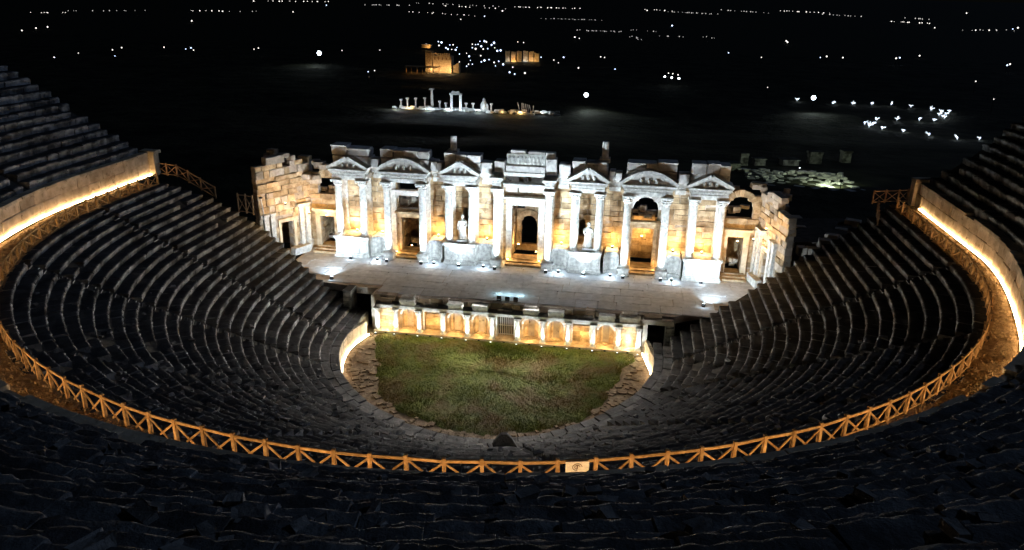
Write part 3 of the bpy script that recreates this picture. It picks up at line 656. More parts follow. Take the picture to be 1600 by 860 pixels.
# central relief slab, bands and the great door frame
mb = MB(); mb.box((.15, 14.9, 14.2), (4.0, 1.6, .6), 0, .02); obj('attic_base', mb, M_ATTIC, sb)
fr = MB(); fr.box((.15, 14.85, 15.1), (3.9, 1.2, 1.25), 0, .03); fro = obj('relief_slab', fr, M_MARBLE, sb)
mb = MB()
for k in range(9): mb.lathe((-1.5+k*.41, 14.22, 14.65), [(.1, 0), (.17, .2), (.13, .5), (.16, .62), (.08, .82)], 7)
obj('carved_figures', mb, M_MARBLE, fro)
mb = MB(); mb.box((-.7, 14.8, 15.82), (1.5, 1., .3), .03, .05); mb.box((1.2, 14.8, 15.8), (1.7, 1., .25), -.02, .05); mb.box((2.6, 15, 15.), (.9, 1.2, 1.7), 0, .05); obj('broken_coping', mb, M_ATTIC, sb)
mb = MB(); mb.box((0, 15., 13.6), (4.25, 1.8, .35), 0, .02); mb.box((0, 15.1, 13.85), (4.1, 1.6, .2), 0, .02); obj('cornice', mb, M_MARBLE, sb)
bl = [((-1.35, 15.6, 12.95), (1.3, .7, .85), 0), ((0, 15.5, 12.95), (.45, .9, .85), 0), ((1.3, 15.6, 12.95), (1.4, .7, .85), 0), ((-1.4, 15.7, 11.9), (1.2, .6, .9), 0), ((0, 15.7, 11.9), (1.3, .6, .9), 0), ((1.4, 15.7, 11.9), (1.3, .6, .9), 0)]
place_blocks(bl, 'lintel_block', M_ATTIC, sb)
mb = MB(); mb.box((0, 15.2, 12.3), (4.2, 1.4, .3), 0, .02); mb.box((0, 15.05, 12.5), (4.3, 1.7, .14), 0, .02); obj('cornice', mb, M_MARBLE, sb)
def frame(xc, hw, z0, z1, t, y=YW, m=M_MARBLE, hood=True, name='door_frame'):
    mb = MB()
    mb.box((xc, y-.12, z1+t*.55), (2*hw+2*t, .5, t*1.1), 0, .01)
    o = obj(name, mb, m, sb)
    for s in (-1, 1):
        j = MB(); j.box((xc+s*(hw+t/2), y-.1, (z0+z1)/2), (t, .42, z1-z0), 0, .01); obj('jamb', j, m, o)
        j = MB(); j.box((xc+s*(hw+t*.8), y-.16, (z0+z1)/2), (t*.3, .44, z1-z0+.02), 0, .005); obj('jamb_moulding', j, m, o)
    if hood: h = MB(); h.box((xc, y-.3, z1+t*1.35), (2*hw+2*t+.4, .8, .22), 0, .02); obj('hood', h, m, o)
    return o
frame(.03, 1.42, 3.95, 9.95, .62)
frame(-12.45, 1.1, 3.9, 7.9, .42, m=M_SAND); frame(12.4, 1.1, 4.1, 8.3, .5, m=M_SAND); frame(-22., .8, 4, 7.5, .55, m=M_RET); frame(21.8, .8, 4, 8.0, .55, m=M_RET)
frame(-12.6, 1.25, 9.9, 10.25, .4, y=YW+.25, m=M_ATTIC, name='window_lintel')
for s, a0_, U_, z_ in ((-1, aL, (.8, 1.6, 5.3, 6.1), 8.5), (1, aR, (.6, 1.5, 4.1, 4.9), 8.7)):
    p0 = (-24.2, YW+.3) if s < 0 else (24.2, YW+.3); nrm = (math.sin(a0_), -math.cos(a0_)); 
    if nrm[0]*s > 0: nrm = (-nrm[0], -nrm[1])
    for u in U_:
        x, y = rot2(p0, a0_, u); mb = MB(); mb.box((x+nrm[0]*.5, y+nrm[1]*.5, (S+z_)/2), (.5, .35, z_-S), a0_, .02); o = obj('pilaster', mb, M_MARBLE, sb)
        mb = MB(); mb.box((x+nrm[0]*.5, y+nrm[1]*.5, z_+.12), (.66, .5, .26), a0_, .02); obj('capital', mb, M_MARBLE, o)
    for u0_, u1_, zz in ((.4, 2.1, z_+.4),): 
        x, y = rot2(p0, a0_, (u0_+u1_)/2); mb = MB(); mb.box((x+nrm[0]*.5, y+nrm[1]*.5, zz), (u1_-u0_, .6, .3), a0_, .03); obj('entablature_block', mb, M_MARBLE, sb)
    u0_, u1_ = (2.6, 4.3) if s < 0 else (2.3, 3.7)
    for u, w, zc, h in ((u0_-.12, .3, 5.6, 3.8), (u1_+.12, .3, 5.6, 3.8), ((u0_+u1_)/2, u1_-u0_+.5, 7.6, .4)):
        x, y = rot2(p0, a0_, u); mb = MB(); mb.box((x+nrm[0]*.42, y+nrm[1]*.42, zc), (w, .25, h), a0_, .02); obj('door_jamb', mb, M_RET, sb)
    u = 2.2; x, y = rot2(p0, a0_, u); mb = MB(); mb.box((x+nrm[0]*.9, y+nrm[1]*.9, S+.4), (2.2, .7, .8), a0_, .05); obj('side_podium', mb, M_MARBLE, sb)
# steps before the doors
for xc, w in ((.1, 3.9), (-12.5, 2.9), (12.5, 2.9), (-21.9, 2.6), (21.8, 2.6)):
    for k in range(3):
        mb = MB(); mb.box((xc, 14.6+k*.45+.7, S+.1+k*.12), (w-k*.1, 2.4-k*.4, .22+k*.02), 0, .015); obj('door_step', mb, M_SAND, sb)
# rubble in the ruined left window
bl = [((-12.6+random.uniform(-1, 1), 16.6+random.uniform(0, .8), 8.95+random.uniform(0, .9)), (random.uniform(.5, 1.), .6, random.uniform(.3, .6)), random.uniform(-.5, .5)) for _ in range(8)]
bl += [((-22+random.uniform(-1, 1), 17+random.uniform(0, .8), 9.9+random.uniform(0, .7)), (random.uniform(.5, 1.), .6, random.uniform(.3, .6)), random.uniform(-.5, .5)) for _ in range(6)]
bl += [((12.4+random.uniform(-1.2, 1), 16.8+random.uniform(0, .8), 9.1+random.uniform(0, .9)), (random.uniform(.5, 1.1), .6, random.uniform(.3, .6)), random.uniform(-.5, .5)) for _ in range(7)]
bl += [((x+random.uniform(-.8, .8), 18+random.uniform(0, 1.2), 4.1+random.uniform(0, .6)), (random.uniform(.4, .9), .5, random.uniform(.3, .5)), random.uniform(-.5, .5)) for x in (-12.5, -22, 21.8) for _ in range(6)]
bl += [((21.9+random.uniform(-1.2, 1), 17.+random.uniform(0, .9), 10.1+random.uniform(0, .8)), (random.uniform(.5, 1.1), .6, random.uniform(.3, .6)), random.uniform(-.5, .5)) for _ in range(6)]
place_blocks(bl, 'fallen_block', M_RUB, sb, 60, 5)
# two column stumps on top
for x, z0, z1 in ((-7.5, 15.4, 17.05), (8.05, 15.3, 17.2)):
    mb = MB(); mb.lathe((x, 15., z0), [(.36, 0), (.35, .3), (.33, z1-z0)], 14); o = obj('column_stump', mb, M_MARBLE, sb)
    mb = MB(); mb.box((x, 15, z0+.1), (1.05, 1.05, .4), 0, .03); obj('base', mb, M_MARBLE, o)

# statues between the paired columns
def statue(x, y, z, flip, label, group):
    t = MB(); H = 2.15
    def mod(a, zz): return 1+.10*math.sin(9*a+zz*2.2*flip)*(1 if zz < 1.3 else .3)+.05*math.sin(5*a-zz*4)
    prof = [(.36, 0), (.42, .08), (.34, .45), (.3, .85), (.29, 1.05), (.25, 1.2), (.27, 1.4), (.31, 1.6), (.29, 1.7), (.13, 1.8), (.09, 1.86), (.1, 1.9), (.14, 1.97), (.155, 2.06), (.13, 2.17), (.05, 2.24)]
    t.lathe((x, y, z), prof, 28, mod, .72)
    o = tag(obj('statue', t, M_MARBLE, None, (x, y, z), True), label, 'statue', group)
    o.scale = (1.2, 1.2, 1.2)
    for s in (-1, 1):
        a = MB(); pts = [(x+s*.3, y, z+1.62), (x+s*.4, y-.06, z+1.3), (x+s*(.2 if s == flip else .38), y-.26, z+(1.15 if s == flip else .98))]
        a.beam(pts[0], pts[1], .15); a.beam(pts[1], pts[2], .12); a.lathe((pts[2][0], pts[2][1], pts[2][2]-.06), [(.05, 0), (.075, .06), (.04, .14)], 8); obj('arm', a, M_MARBLE, o)
    q = MB(); q.box((x, y, z-.12), (.95, .8, .24)); q.lathe((x, y, z-.02), [(.5, 0), (.48, .06)], 14); obj('statue_base', q, M_MARBLE, o)
    q = MB(); q.lathe((x-.16*flip, y-.02, z+.15), [(.2, 0), (.16, .5), (.1, 1.1), (.07, 1.4)], 10, mod); obj('drapery', q, M_MARBLE, o)
statue(-6.45, 14.3, 6.3, 1, 'white draped statue standing between two columns left of the great central door', 'statues in the facade')
statue(6.85, 14.3, 6.3, -1, 'white draped statue standing between two columns right of the great central door', 'statues in the facade')

# ------------------------------------------------------------------ stage platform
mb = MB(); mb.slab([(-24.2, YW), (-24.2, 7), (-19.5, 6.), (-15.4, 5.4), (-15.4, 5.35), (-12.95, 5.35), (-12.95, 4.0), (12.95, 4.0), (12.95, 3.9), (15.5, 3.9), (19, 6.), (24.4, 9), (24.4, YW)], 2.9, S-.07)
stg = struct('stage_platform', mb, M_RUB)
st = []
y = 4.35
rowsy = [4.35, 6.1, 7.9, 9.75, 11.6, 13.4, 15.95]
for ya, yb in zip(rowsy[:-1], rowsy[1:]):
    x = -24
    while x < 24:
        w = random.uniform(1.5, 2.3); x1 = min(x+w, 24.2); xm = (x+x1)/2; ym = (ya+yb)/2
        ok = not (ya < 5.3 and (xm < -12.9)) and not (ya < 7 and abs(xm) > 19.5) and not (ya < 8 and abs(xm) > 22.5)
        if ok: st.append(((xm, ym, S-.05+random.uniform(-.008, .008)), (x1-x-.016, yb-ya-.016, .1), 0))
        x = x1
place_blocks(st, 'paving_slab', M_PAVE, stg, 200)
# broken dark front edge of the stage
bl = []
x = -12.9
while x < 12.9:
    w = random.uniform(.5, 1.3); bl.append(((x+w/2, 4.15+random.uniform(-.1, .1), S-.25+random.uniform(-.1, .02)), (w-.03, .8+random.uniform(-.1, .2), .5), random.uniform(-.06, .06))); x += w
place_blocks(bl, 'edge_block', M_RUB, stg, 40)

# ------------------------------------------------------------------ proscenium wall
YP = 3.45
pr = thing('proscenium_wall', (0, YP, 0), 'low front wall of the stage with white half columns, glowing amber niches and a barred gate', 'stage front')
XC = [-12.45, -10.6, -8.3, -5.95, -3.6, -1.22, 1.22, 3.6, 5.95, 8.3, 10.6, 12.45]
kinds = ['plain', 'arch', 'rect', 'arch', 'arch', 'gate', 'arch', 'arch', 'rect', 'arch', 'plain']
yb = YP+.35; core = MB()
for i, k in enumerate(kinds):
    x0, x1 = XC[i], XC[i+1]; xc = (x0+x1)/2
    if k == 'gate':
        w = .8
    elif k == 'arch': w = .72
    elif k == 'rect': w = .78
    else: w = 0
    n0 = 10
    if k == 'arch':
        zs = 1.75; arc = [(xc+w*math.cos(PI*j/n0), zs+w*math.sin(PI*j/n0)*.8) for j in range(n0+1)]
        poly = [(x1-.2, .25), (x1-.2, 2.75), (x0+.2, 2.75), (x0+.2, .25), (xc-w, .25)]+arc[::-1]+[(xc+w, .25)]
        q = MB()
        for s in (-1, 1):
            pts = [(xc+s*w, .25), (xc+s*(x1-x0)/2, .25), (xc+s*(x1-x0)/2, 2.75), (xc, 2.75)]+[(xc+s*w*math.cos(PI/2*(1-j/5)), zs+.8*w*math.sin(PI/2*(1-j/5))) for j in range(6)]
            q.prism(pts if s < 0 else pts[::-1], yb, yb+.5)
        o = obj('niche_surround', q, M_SAND, pr)
        n1 = MB(); m1 = 10
        for j in range(m1):
            a0, a1 = PI*j/m1, PI*(j+1)/m1; pa = (xc+w*math.cos(a0), yb+.05+.5*math.sin(a0)); pb = (xc+w*math.cos(a1), yb+.05+.5*math.sin(a1))
            n1.add([(*pa, .25), (*pb, .25), (*pb, 2.5), (*pa, 2.5)], [(0, 1, 2, 3)])
        n1.slab([(xc-w-.05, yb+.02), (xc+w+.05, yb+.02), (xc+w+.05, yb+.7), (xc-w-.05, yb+.7)], .2, .3)
        obj('niche', n1, M_SAND, o)
        q = MB()
        for j in range(n0):
            a0, a1 = PI*j/n0, PI*(j+1)/n0; g = lambda t, R: (xc+R*math.cos(t), zs+R*.8*math.sin(t)); q.prism([g(a0, w-.02), g(a0, w+.16), g(a1, w+.16), g(a1, w-.02)][::-1], yb-.08, yb+.1)
        obj('niche_arch', q, M_MARBLE, o)
        if i in (4, 7, 9):
            q = MB(); q.lathe((xc, yb+.05, .3), [(.42, 0), (.38, .12), (.2, .2)], 10, None, .5); obj('shell_base', q, M_SAND, o)
    elif k == 'plain':
        bl_, c_ = masonry((x0, yb+.2), 0, x1-x0, .25, 2.75, .4, (), None, ch=(.3, .42), Lr=(.5, .9), proud=.02); place_blocks(bl_, 'front_block', M_SAND, pr, 20, 5); obj('wall_core', c_, M_SAND, pr)
    else:
        zt = 2.2 if k == 'rect' else 2.35
        q = MB(); q.box((x0+(xc-w-x0)/2, yb+.25, 1.45), (xc-w-x0, .5, 2.4)); q.box((x1-(x1-xc-w)/2, yb+.25, 1.45), (x1-xc-w, .5, 2.4)); q.box((xc, yb+.25, (zt+2.72)/2), (2*w-.004, .49, 2.72-zt)); o = obj('opening_frame', q, M_SAND, pr)
        f = MB()
        for s in (-1, 1): f.box((xc+s*(w+.08), yb-.03, 1.25), (.16, .14, 2.1))
        f.box((xc, yb-.03, zt+.1), (2*w+.32, .14, .16)); obj('moulding', f, M_MARBLE, o)
        if k == 'rect':
            bl_, c_ = masonry((xc-w, yb+.5), 0, 2*w, .25, zt-.35, .3, (), None, ch=(.3, .4), Lr=(.6, 1.2), proud=.01); place_blocks(bl_, 'infill_block', M_SAND, pr, 20, 5); obj('infill', c_, M_SAND, pr)
        else:
            g = thing('barred_gate', (xc, yb+.3, .3), 'closed iron barred gate in the middle opening of the stage front wall', 'gate')
            for j in range(9): obj('bar', MB().beam((xc-w+.08+j*(2*w-.16)/8, yb+.3, .3), (xc-w+.08+j*(2*w-.16)/8, yb+.3, 2.3), .045), M_IRON, g)
            for zz in (.4, 1.3, 2.15): obj('crossbar', MB().beam((xc-w, yb+.3, zz), (xc+w, yb+.3, zz), .04), M_IRON, g)
            q = MB(); q.box((xc, yb+3.2, 1.4), (2*w+.8, .2, 2.6)); q.box((xc-w-.25, yb+2.2, 1.4), (.2, 1.9, 2.6)); q.box((xc+w+.25, yb+2.2, 1.4), (.2, 1.9, 2.6)); obj('passage_back', q, M_BED, pr)
plx = MB(); plx.box((0, YP+.08, .12), (25.4, 1.45, .26), 0, .01); obj('plinth', plx, M_SAND, pr)
for x in XC: column(pr, x, YP-.14, .24, 2.5, .22, 0, fl=False)
bl = []
for i, k in enumerate(kinds):
    x0, x1 = XC[i], XC[i+1]; xc = (x0+x1)/2
    q = MB(); q.box((xc, YP+.2, 2.6), (x1-x0-.02, .75, .2), 0, .012); q.box((xc, YP+.14, 2.78), (x1-x0+.0, .95, .15), 0, .012); obj('architrave', q, M_MARBLE, pr)
    if i in (1, 3, 4, 6, 7, 9, 10):
        bl.append(((xc, YP+.22, 3.08), (1.45 if i < 10 else 1.8, .9, .44), 0)); bl.append(((xc, YP+.14, 3.4), (1.5 if i < 10 else 1.9, 1.05, .2), random.uniform(-.02, .02)))
        if i in (1, 10, 6): bl.append(((xc, YP+.3, 3.62), (1.3, .8, .24), random.uniform(-.05, .05)))
    elif i == 0: pass
    else: bl.append(((xc+random.uniform(-.3, .3), YP+.5, 2.98), (random.uniform(1.2, 1.9), .6, .22), random.uniform(-.05, .05)))
place_blocks(bl, 'crown_block', M_MARBLE, pr)
bl = [((-12.1+random.uniform(0, 1.2), YP+.4, 3.05+.3*random.randrange(2)), (random.uniform(.5, .9), .7, .3), random.uniform(-.1, .1)) for _ in range(5)]
bl += [((random.uniform(-12.8, 12.8), YP+random.uniform(.9, 1.2), 3.2+random.uniform(-.2, .15)), (random.uniform(.4, .9), random.uniform(.4, .6), .35), random.uniform(-.4, .4)) for _ in range(46)]
place_blocks(bl, 'rubble_block', M_RUB, pr, 60)
# wall under the stage behind the broken crown, and returns at the side passages
q = MB(); q.box((-6.85, 4.55, 1.6), (11.9, .5, 3.1)); q.box((6.85, 4.55, 1.6), (11.9, .5, 3.1)); q.box((0, 4.552, 2.85), (1.8, .5, .6)); q.box((-12.95, 4.6, 1.75), (.4, 1.8, 3.4)); q.box((13.0, 4.1, 1.7), (.4, 1.3, 3.3)); obj('rear_masonry', q, M_RUB, pr)
# side passage mouths: jambs and lintel stones
def pier(x, y, w, d, z0, z1, lab, nm='passage_pier'):
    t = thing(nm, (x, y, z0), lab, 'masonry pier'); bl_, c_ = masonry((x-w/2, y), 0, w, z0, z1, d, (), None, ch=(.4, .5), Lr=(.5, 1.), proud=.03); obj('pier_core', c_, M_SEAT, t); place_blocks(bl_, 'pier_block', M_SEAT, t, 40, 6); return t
pier(-15.6, 4.6, .8, 1.8, 0, 3.7, 'rough stone pier left of the black side passage, by the seat ends')
pier(15.2, 4.0, .8, 1.6, 0, 3.2, 'rough stone pier right of the black side passage at the stage corner')
t = thing('passage_lintel', (14., 3.7, 3.), 'long weathered lintel beam spanning the black opening right of the stage front', 'lintel stone'); q = MB(); q.box((14.1, 3.6, 3.15), (2.8, .9, .5), 0, .04); obj('beam_stone', q, M_RUB, t)
q = MB(); q.box((13.6, 3.65, 3.5), (1.6, .7, .2), 0, .04); obj('upper_slab', q, M_RUB, t)

# ------------------------------------------------------------------ lamps on the stage
G1 = 'column floodlights on the stage'
for k, x in enumerate((-14.45, -10.65, -2.7, 2.7, 10.65, 14.45)):
    t = fixture('floodlight', x, 12.75, S, 0, -.25, M_LEDW, 'small black floodlight at the foot of the %s tall single column from the left' % ORD[k], 'floodlight', G1)
    spot(t, (x, 12.45, S+.35), (x, 14.1, 10.4), 1600, WHITE, 74, .9)
for k, x in enumerate((-18.5, -6.6, 6.6, 18.5)):
    t = fixture('floodlight', x, 12.9, S, 0, -.1, M_LEDW, 'small black floodlight before the %s carved double column podium from the left' % ORD[k], 'floodlight', 'podium floodlights on the stage')
    spot(t, (x, 11.9, S+.4), (x, 14., 10.6), 1900, WHITE, 90, .95); point(t, (x, 12.75, S+.35), 12, WHITE)
for k, x in enumerate((-15.6, -9.35, -3.98, 3.98, 9.35, 15.6)):
    t = fixture('floodlight', x, 13.15, S, 0, -.1, M_LEDW, 'small black floodlight before the %s hollow curved podium bay from the left' % ORD[k], 'floodlight', 'floodlights before the curved bays', .8)
    point(t, (x, 12.7, S+.8), 36, WHITE)
for k, x in enumerate((-18.5, -15.6, -9.35, -4., 4., 9.35, 15.6, 18.5)):
    t = fixture('uplight', x, 15.35, 6.05, 0, 0, M_LEDA, 'small amber uplight on the podium ledge, %s from the left along the facade wall' % ORD[k], 'uplight', 'amber uplights along the facade wall', .7)
    point(t, (x, 15.15, 6.85), 105, WARM)
UL = ['amber lamp glowing inside the right hand side doorway', 'amber lamp inside the great central doorway, on its left', 'faint amber lamp inside the great central doorway, on its right', 'faint amber lamp inside the left hand side doorway', 'amber lamp on the left end wall beside the pilasters', 'amber lamp on the right end wall beside the pilasters', 'amber lamp at the small door of the right wing', 'amber lamp at the small door of the left wing', 'amber lamp high on the left end wall', 'amber lamp high on the right end wall', 'amber lamp in the arched window of the right wing'] + ['low amber lamp beside the %s door step corner from the left' % q for q in ('first', 'eighth', 'fifth', 'fourth', 'sixth', 'third', 'second', 'seventh')]
ui = 0
for x, y, z, w in ((12.4, 19., 6.6, 160), (-.9, 17.6, 5.2, 70), (1.1, 17.2, 4.6, 25), (-12.9, 17.2, 4.4, 6), (-23.2, 13.6, 8.7, 120), (23.1, 13., 9., 120), (21.9, 15., 7.9, 40), (-21.8, 15., 7.9, 40), (-24.3, 10.5, 10.5, 120), (23.6, 10, 11., 80), (21.9, 18.2, 10.4, 25), (-15., 15., 4.3, 25), (15.2, 15, 4.3, 25), (1.7, 15., 4.3, 30), (-1.7, 15., 4.3, 30), (10.9, 15, 4.3, 25), (-11., 15, 4.3, 25), (-14., 15, 4.3, 25), (14., 15, 4.3, 25)):
    t = fixture('uplight', x, y, z-.5 if z > 8 else z-.35, 0, 0, M_LEDA, UL[ui], 'uplight', 'amber uplights in the stage building', .6); ui += 1
    point(t, (x, y, z), w, WARM)
# side floodlights washing the whole front
for x, y, ax in ((-18.2, 6.6, -22), (18.3, 6.7, 22)):
    t = fixture('floodlight', x, y, S, 0, -.5, M_LEDW, f'single floodlight on the {"left" if x < 0 else "right"} front corner of the stage floor, casting a pale patch', 'floodlight')
    spot(t, (x, y, S+.5), (ax, 15.9, 10), 2600, WHITE, 112, .9); point(t, (x, y-.2, S+.45), 6, WHITE)
for k, x in enumerate((-.8, 0., .8)):
    t = fixture('floodlight', x, 4.5, S, PI, -1.2, M_METAL, f'{["left", "middle", "right"][k]} one of three black floodlights grouped at the front edge of the stage', 'floodlight', None, 1.3)
    spot(t, (x, 4.9, S+.8), (x*14, 15, 13.2), 5800, WHITE, 84, 1.); spot(t, (x*1.2, 3.3, S+.9), (x*22, -30, 12.), 2600, (1, .96, .9), 165, .9); point(t, (x*1.3, 6.0, S+.4), 7, (.55, .88, 1))  # the spot aimed at the seats is added to brighten their risers
# lamps before the proscenium
for i, x in enumerate(XC):
    t = fixture('ground_light', x, YP-.95, 0, 0, -.2, M_LEDG, 'tiny white ground light at the foot of the %s stage front column from the left' % ORD[i], 'ground light', 'white ground lights before the stage front', .55)
    spot(t, (x, YP-1.0, .25), (x, YP, 2.5), 260 if 0 < i < 11 else 320, WHITE, 78, .8, .04); point(t, (x, YP-1.7, 1.), 15, (.9, 1, .75))  # the point is an added fill light to brighten the grass
for i, k in enumerate(kinds):
    xc = (XC[i]+XC[i+1])/2
    t = fixture('ground_light', xc, YP-.62, 0, 0, -.1, M_METAL, 'tiny ground light before the %s bay of the stage front wall from the left' % ORD[i], 'ground light', 'amber ground lights before the stage front', .55)
    yy = YP+.1 if k != 'gate' else YP-.3
    point(t, (xc, YP-.3 if k != 'rect' else YP-.1, .9 if k != 'rect' else 1.2), {'arch': 42, 'rect': 48, 'gate': 9, 'plain': 75}[k], (1, .58, .2) if k != 'plain' else (1, .8, .5), .06)

# ------------------------------------------------------------------ far lights on the plain and plateau
def bulb(mb, p, r): mb.add([(p[0]+r, p[1], p[2]), (p[0]-r, p[1], p[2]), (p[0], p[1]+r, p[2]), (p[0], p[1]-r, p[2]), (p[0], p[1], p[2]+r), (p[0], p[1], p[2]-r)], [(0, 2, 4), (2, 1, 4), (1, 3, 4), (3, 0, 4), (2, 0, 5), (1, 2, 5), (3, 1, 5), (0, 3, 5)])
ROWS = [(-4206, 8386, -3493, 9035, 16), (-2698, 7847, -2301, 7981, 14), (-3399, 4072, -3206, 4108, 7), (-3482, 4442, -3139, 4771, 13), (-2966, 4934, -2662, 5048, 9), (-2631, 5077, -2568, 5137, 3), (-2611, 9334, -1374, 8394, 18), (-1714, 5932, -988, 5249, 14), (-1316, 8461, -589, 8285, 22), (-590, 5160, -194, 5090, 20), (-270, 3704, -46, 3648, 18), (-13, 3299, 37, 3021, 7), (-19, 3844, 116, 3795, 6), (105, 3359, 225, 3370, 5), (293, 3404, 339, 3334, 4), (82, 8687, 341, 8097, 8), (331, 7836, 699, 7282, 18), (950, 9266, 1277, 8217, 14), (1591, 9593, 2029, 8882, 14), (1825, 8234, 2014, 7582, 10), (1868, 6391, 2095, 6052, 14), (2368, 7499, 2435, 7221, 6), (1882, 4902, 2276, 5121, 8), (-2046, 8308, -1151, 7403, 10)]
for x0, y0, x1, y1, n in ROWS:
    mb = MB()
    for i in range(n):
        t = (i+random.uniform(-.4, .4))/n; x, y = x0+(x1-x0)*t, y0+(y1-y0)*t; d = math.hypot(x, y+60); bulb(mb, (x+random.uniform(-.004, .004)*d, y+random.uniform(-.012, .012)*d, T(y)+8), d/1500*random.uniform(.4, 1.05))
    tag(obj('town_lights', mb, random.choice([M_TOWN, M_TOWN, M_PLAINL])), kind='stuff')
ISO = [(-280, 300), (-281.2, 301), (-291.1, 332.4), (-292.8, 364.1), (-261.7, 321.6), (-300.9, 384.5), (-282.7, 400.3), (-2128.1, 3571.1), (-262.6, 391.2), (-253.1, 383.7), (-226.9, 409), (-229.7, 420.7), (-265.7, 402.4), (-174.1, 422.5), (-154.4, 438.6), (-108.2, 289.4), (-109, 282.7), (-2190.4, 2541.4), (-2261.2, 2699.1), (-2286.5, 2792.7), (-32.9, 424.7), (-18, 345.7), (-10.9, 440.1), (-8.3, 435.8), (0.7, 345.7), (27.1, 331.5), (29.1, 329), (31.3, 323.4), (77, 531.3), (93.7, 487.6), (599.4, 3243.6), (589.8, 3159.5), (135.5, 506.7), (143.1, 522.5), (151.9, 514.1), (189.9, 525.1), (194.9, 533.7), (894.5, 2605.4), (172.6, 344.9), (146.5, 260.1), (244.1, 483), (251.1, 495.9), (65.6, 275.9), (3997.8, 10627.8), (-2893.3, 7225.5), (-2324.7, 5189.8), (-1123.7, 6697.5), (-1024, 4617.7), (-1000.1, 5240.7), (98, 8126.2), (-229.3, 3101.1), (-206.2, 3026.9), (201.9, 4480.3), (1802.7, 5180.3), (1943.6, 4936.9), (2035.9, 4987.6), (2291.1, 5292.1), (2427.9, 5546.1), (-398.2, 2707.3), (-374.5, 2683.8), (-46.1, 418.8), (-36.1, 397.8), (-31.4, 376.7)]
for k, (x, y) in enumerate(ISO):
    d = math.hypot(x-10, y+62); h = 5 if y < 700 else 9; z = T(y)
    far = y > 700
    t = thing('far_lamp' if far else 'street_lamp', (x, y, z), 'single pale lamp glowing far out on the black plain' if far else 'single pale lamp on a thin pole, alone on the dark plateau', 'lamp', 'lamps far out on the plain' if far else 'lamps scattered on the dark plateau')
    mb = MB(); bulb(mb, (0, 0, 0), d/1100*random.uniform(.6, 1.15)); mb.v = [(a+x, b+y, c+z+h) for a, b, c in mb.v]; obj('lamp_head', mb, M_PLAINL if k % 4 else M_BLUE, t)
    mb = MB(); mb.beam((x, y, z-1), (x, y, z+h), .16); obj('pole', mb, M_METAL, t)
CL = [(-684.3, 2542.6), (-155.5, 599.8), (-146.3, 573.5), (-137.8, 530.8), (-125.8, 503.7), (-132.1, 542.9), (-128, 536.2), (-123.6, 529.9), (-118.1, 477.4), (-115.7, 478.6), (-110.3, 467.1), (-101.4, 439), (-100.9, 458.4), (-84.3, 391.3), (-90, 415.1), (-79, 361), (-76.2, 357.9), (-79.1, 356.6), (-540.2, 2608.4), (-523.8, 2582.5), (-111.3, 528), (-106, 514.2), (-110.4, 545.9), (-103.6, 523.6), (-98.1, 502.7), (-541.2, 2749.4), (-532.9, 2791.5), (-513.4, 2725.9), (-482, 2704.6), (-102.3, 559.5), (-94.2, 528.6), (-83.9, 480.4), (-84, 494.7), (-83.4, 418.2), (-78.4, 404.3), (-74.1, 395.9), (-69.6, 388), (-65.6, 380.2), (-61.8, 372.8), (-54.2, 358.6), (-63, 355), (-74, 372), (-85.4, 367.2), (-48.6, 312.4), (-45.8, 310.2), (-42, 318.4), (-651.9, 2625.9), (-96.4, 511.2)]
for k, (x, y) in enumerate(CL):
    d = math.hypot(x-10, y+62); z = T(y); h = random.uniform(3, 5)
    t = thing('garden_lamp', (x, y, z), 'small blue white lamp in the cluster of lights round the distant castle', 'lamp', 'lamps clustered near the distant castle')
    mb = MB(); bulb(mb, (x, y, z+h), d/850*random.uniform(.5, 1.25)); obj('lamp_head', mb, M_BLUE if k % 3 else M_PLAINL, t)
    mb = MB(); mb.beam((x, y, z-1), (x, y, z+h), .16); obj('pole', mb, M_METAL, t)
YS = [(87, 208.4), (86.8, 202.5), (89.4, 207.7), (94, 220.1), (89.4, 197.6), (101.2, 222.3), (94.6, 193.8), (109.3, 224.8), (100, 187.6), (114, 224.7), (121, 237), (125.3, 245.6), (129.6, 254.6), (121.9, 242.7), (106, 182), (112.9, 184.1), (98.2, 268.7), (106.3, 271.5), (113.7, 271.9), (119.9, 267.5), (124.6, 258.8), (90.7, 268.4), (77.9, 275.4), (124.8, 249.2), (120.4, 233.4)]
for k, (x, y) in enumerate(YS):
    z = T(y)-.1
    rows_ = (('right hand cluster', (10, 12, 11, 23, 24, 13)), ('left hand cluster', (0, 1, 2, 4, 3)), ('middle row', (5, 7, 9)), ('nearest row', (6, 8, 14, 15)), ('farthest row', (22, 21, 16, 17, 18, 19, 20)))
    rn, rw_ = [q for q in rows_ if k in q[1]][0]
    t = thing('splayed_lamp', (x, y, z), 'white glowing lamp post with splayed arms, %s from the left in the %s' % (ORD[rw_.index(k)], rn), 'lamp post', 'white splayed arm lamp posts in rows')
    s = random.uniform(.5, .7)
    obj('post', MB().beam((x, y, z), (x, y, z+1.3*s), .22), M_POST, t)
    for a_ in range(random.randrange(2, 5)):
        dx, dz = random.choice([(-1, 1), (1, .7), (1.2, .4), (-.8, .5), (.2, 1.2)]); dx *= random.uniform(.9, 1.7); dz *= random.uniform(.6, 1.4)
        obj('arm', MB().beam((x, y, z+1.1*s), (x+dx*s, y+random.uniform(-.5, .5), z+(1.2+dz)*s), random.uniform(.1, .3)), M_POSTG, t)
    mb = MB(); bulb(mb, (x+random.uniform(-.3, .3), y-.1, z+1.35*s), random.uniform(.24, .36)); obj('lamp_head', mb, M_BLUE, t)
    point(t, (x+.1, y-.9, z+1.), 32, (.8, .92, 1), .3)
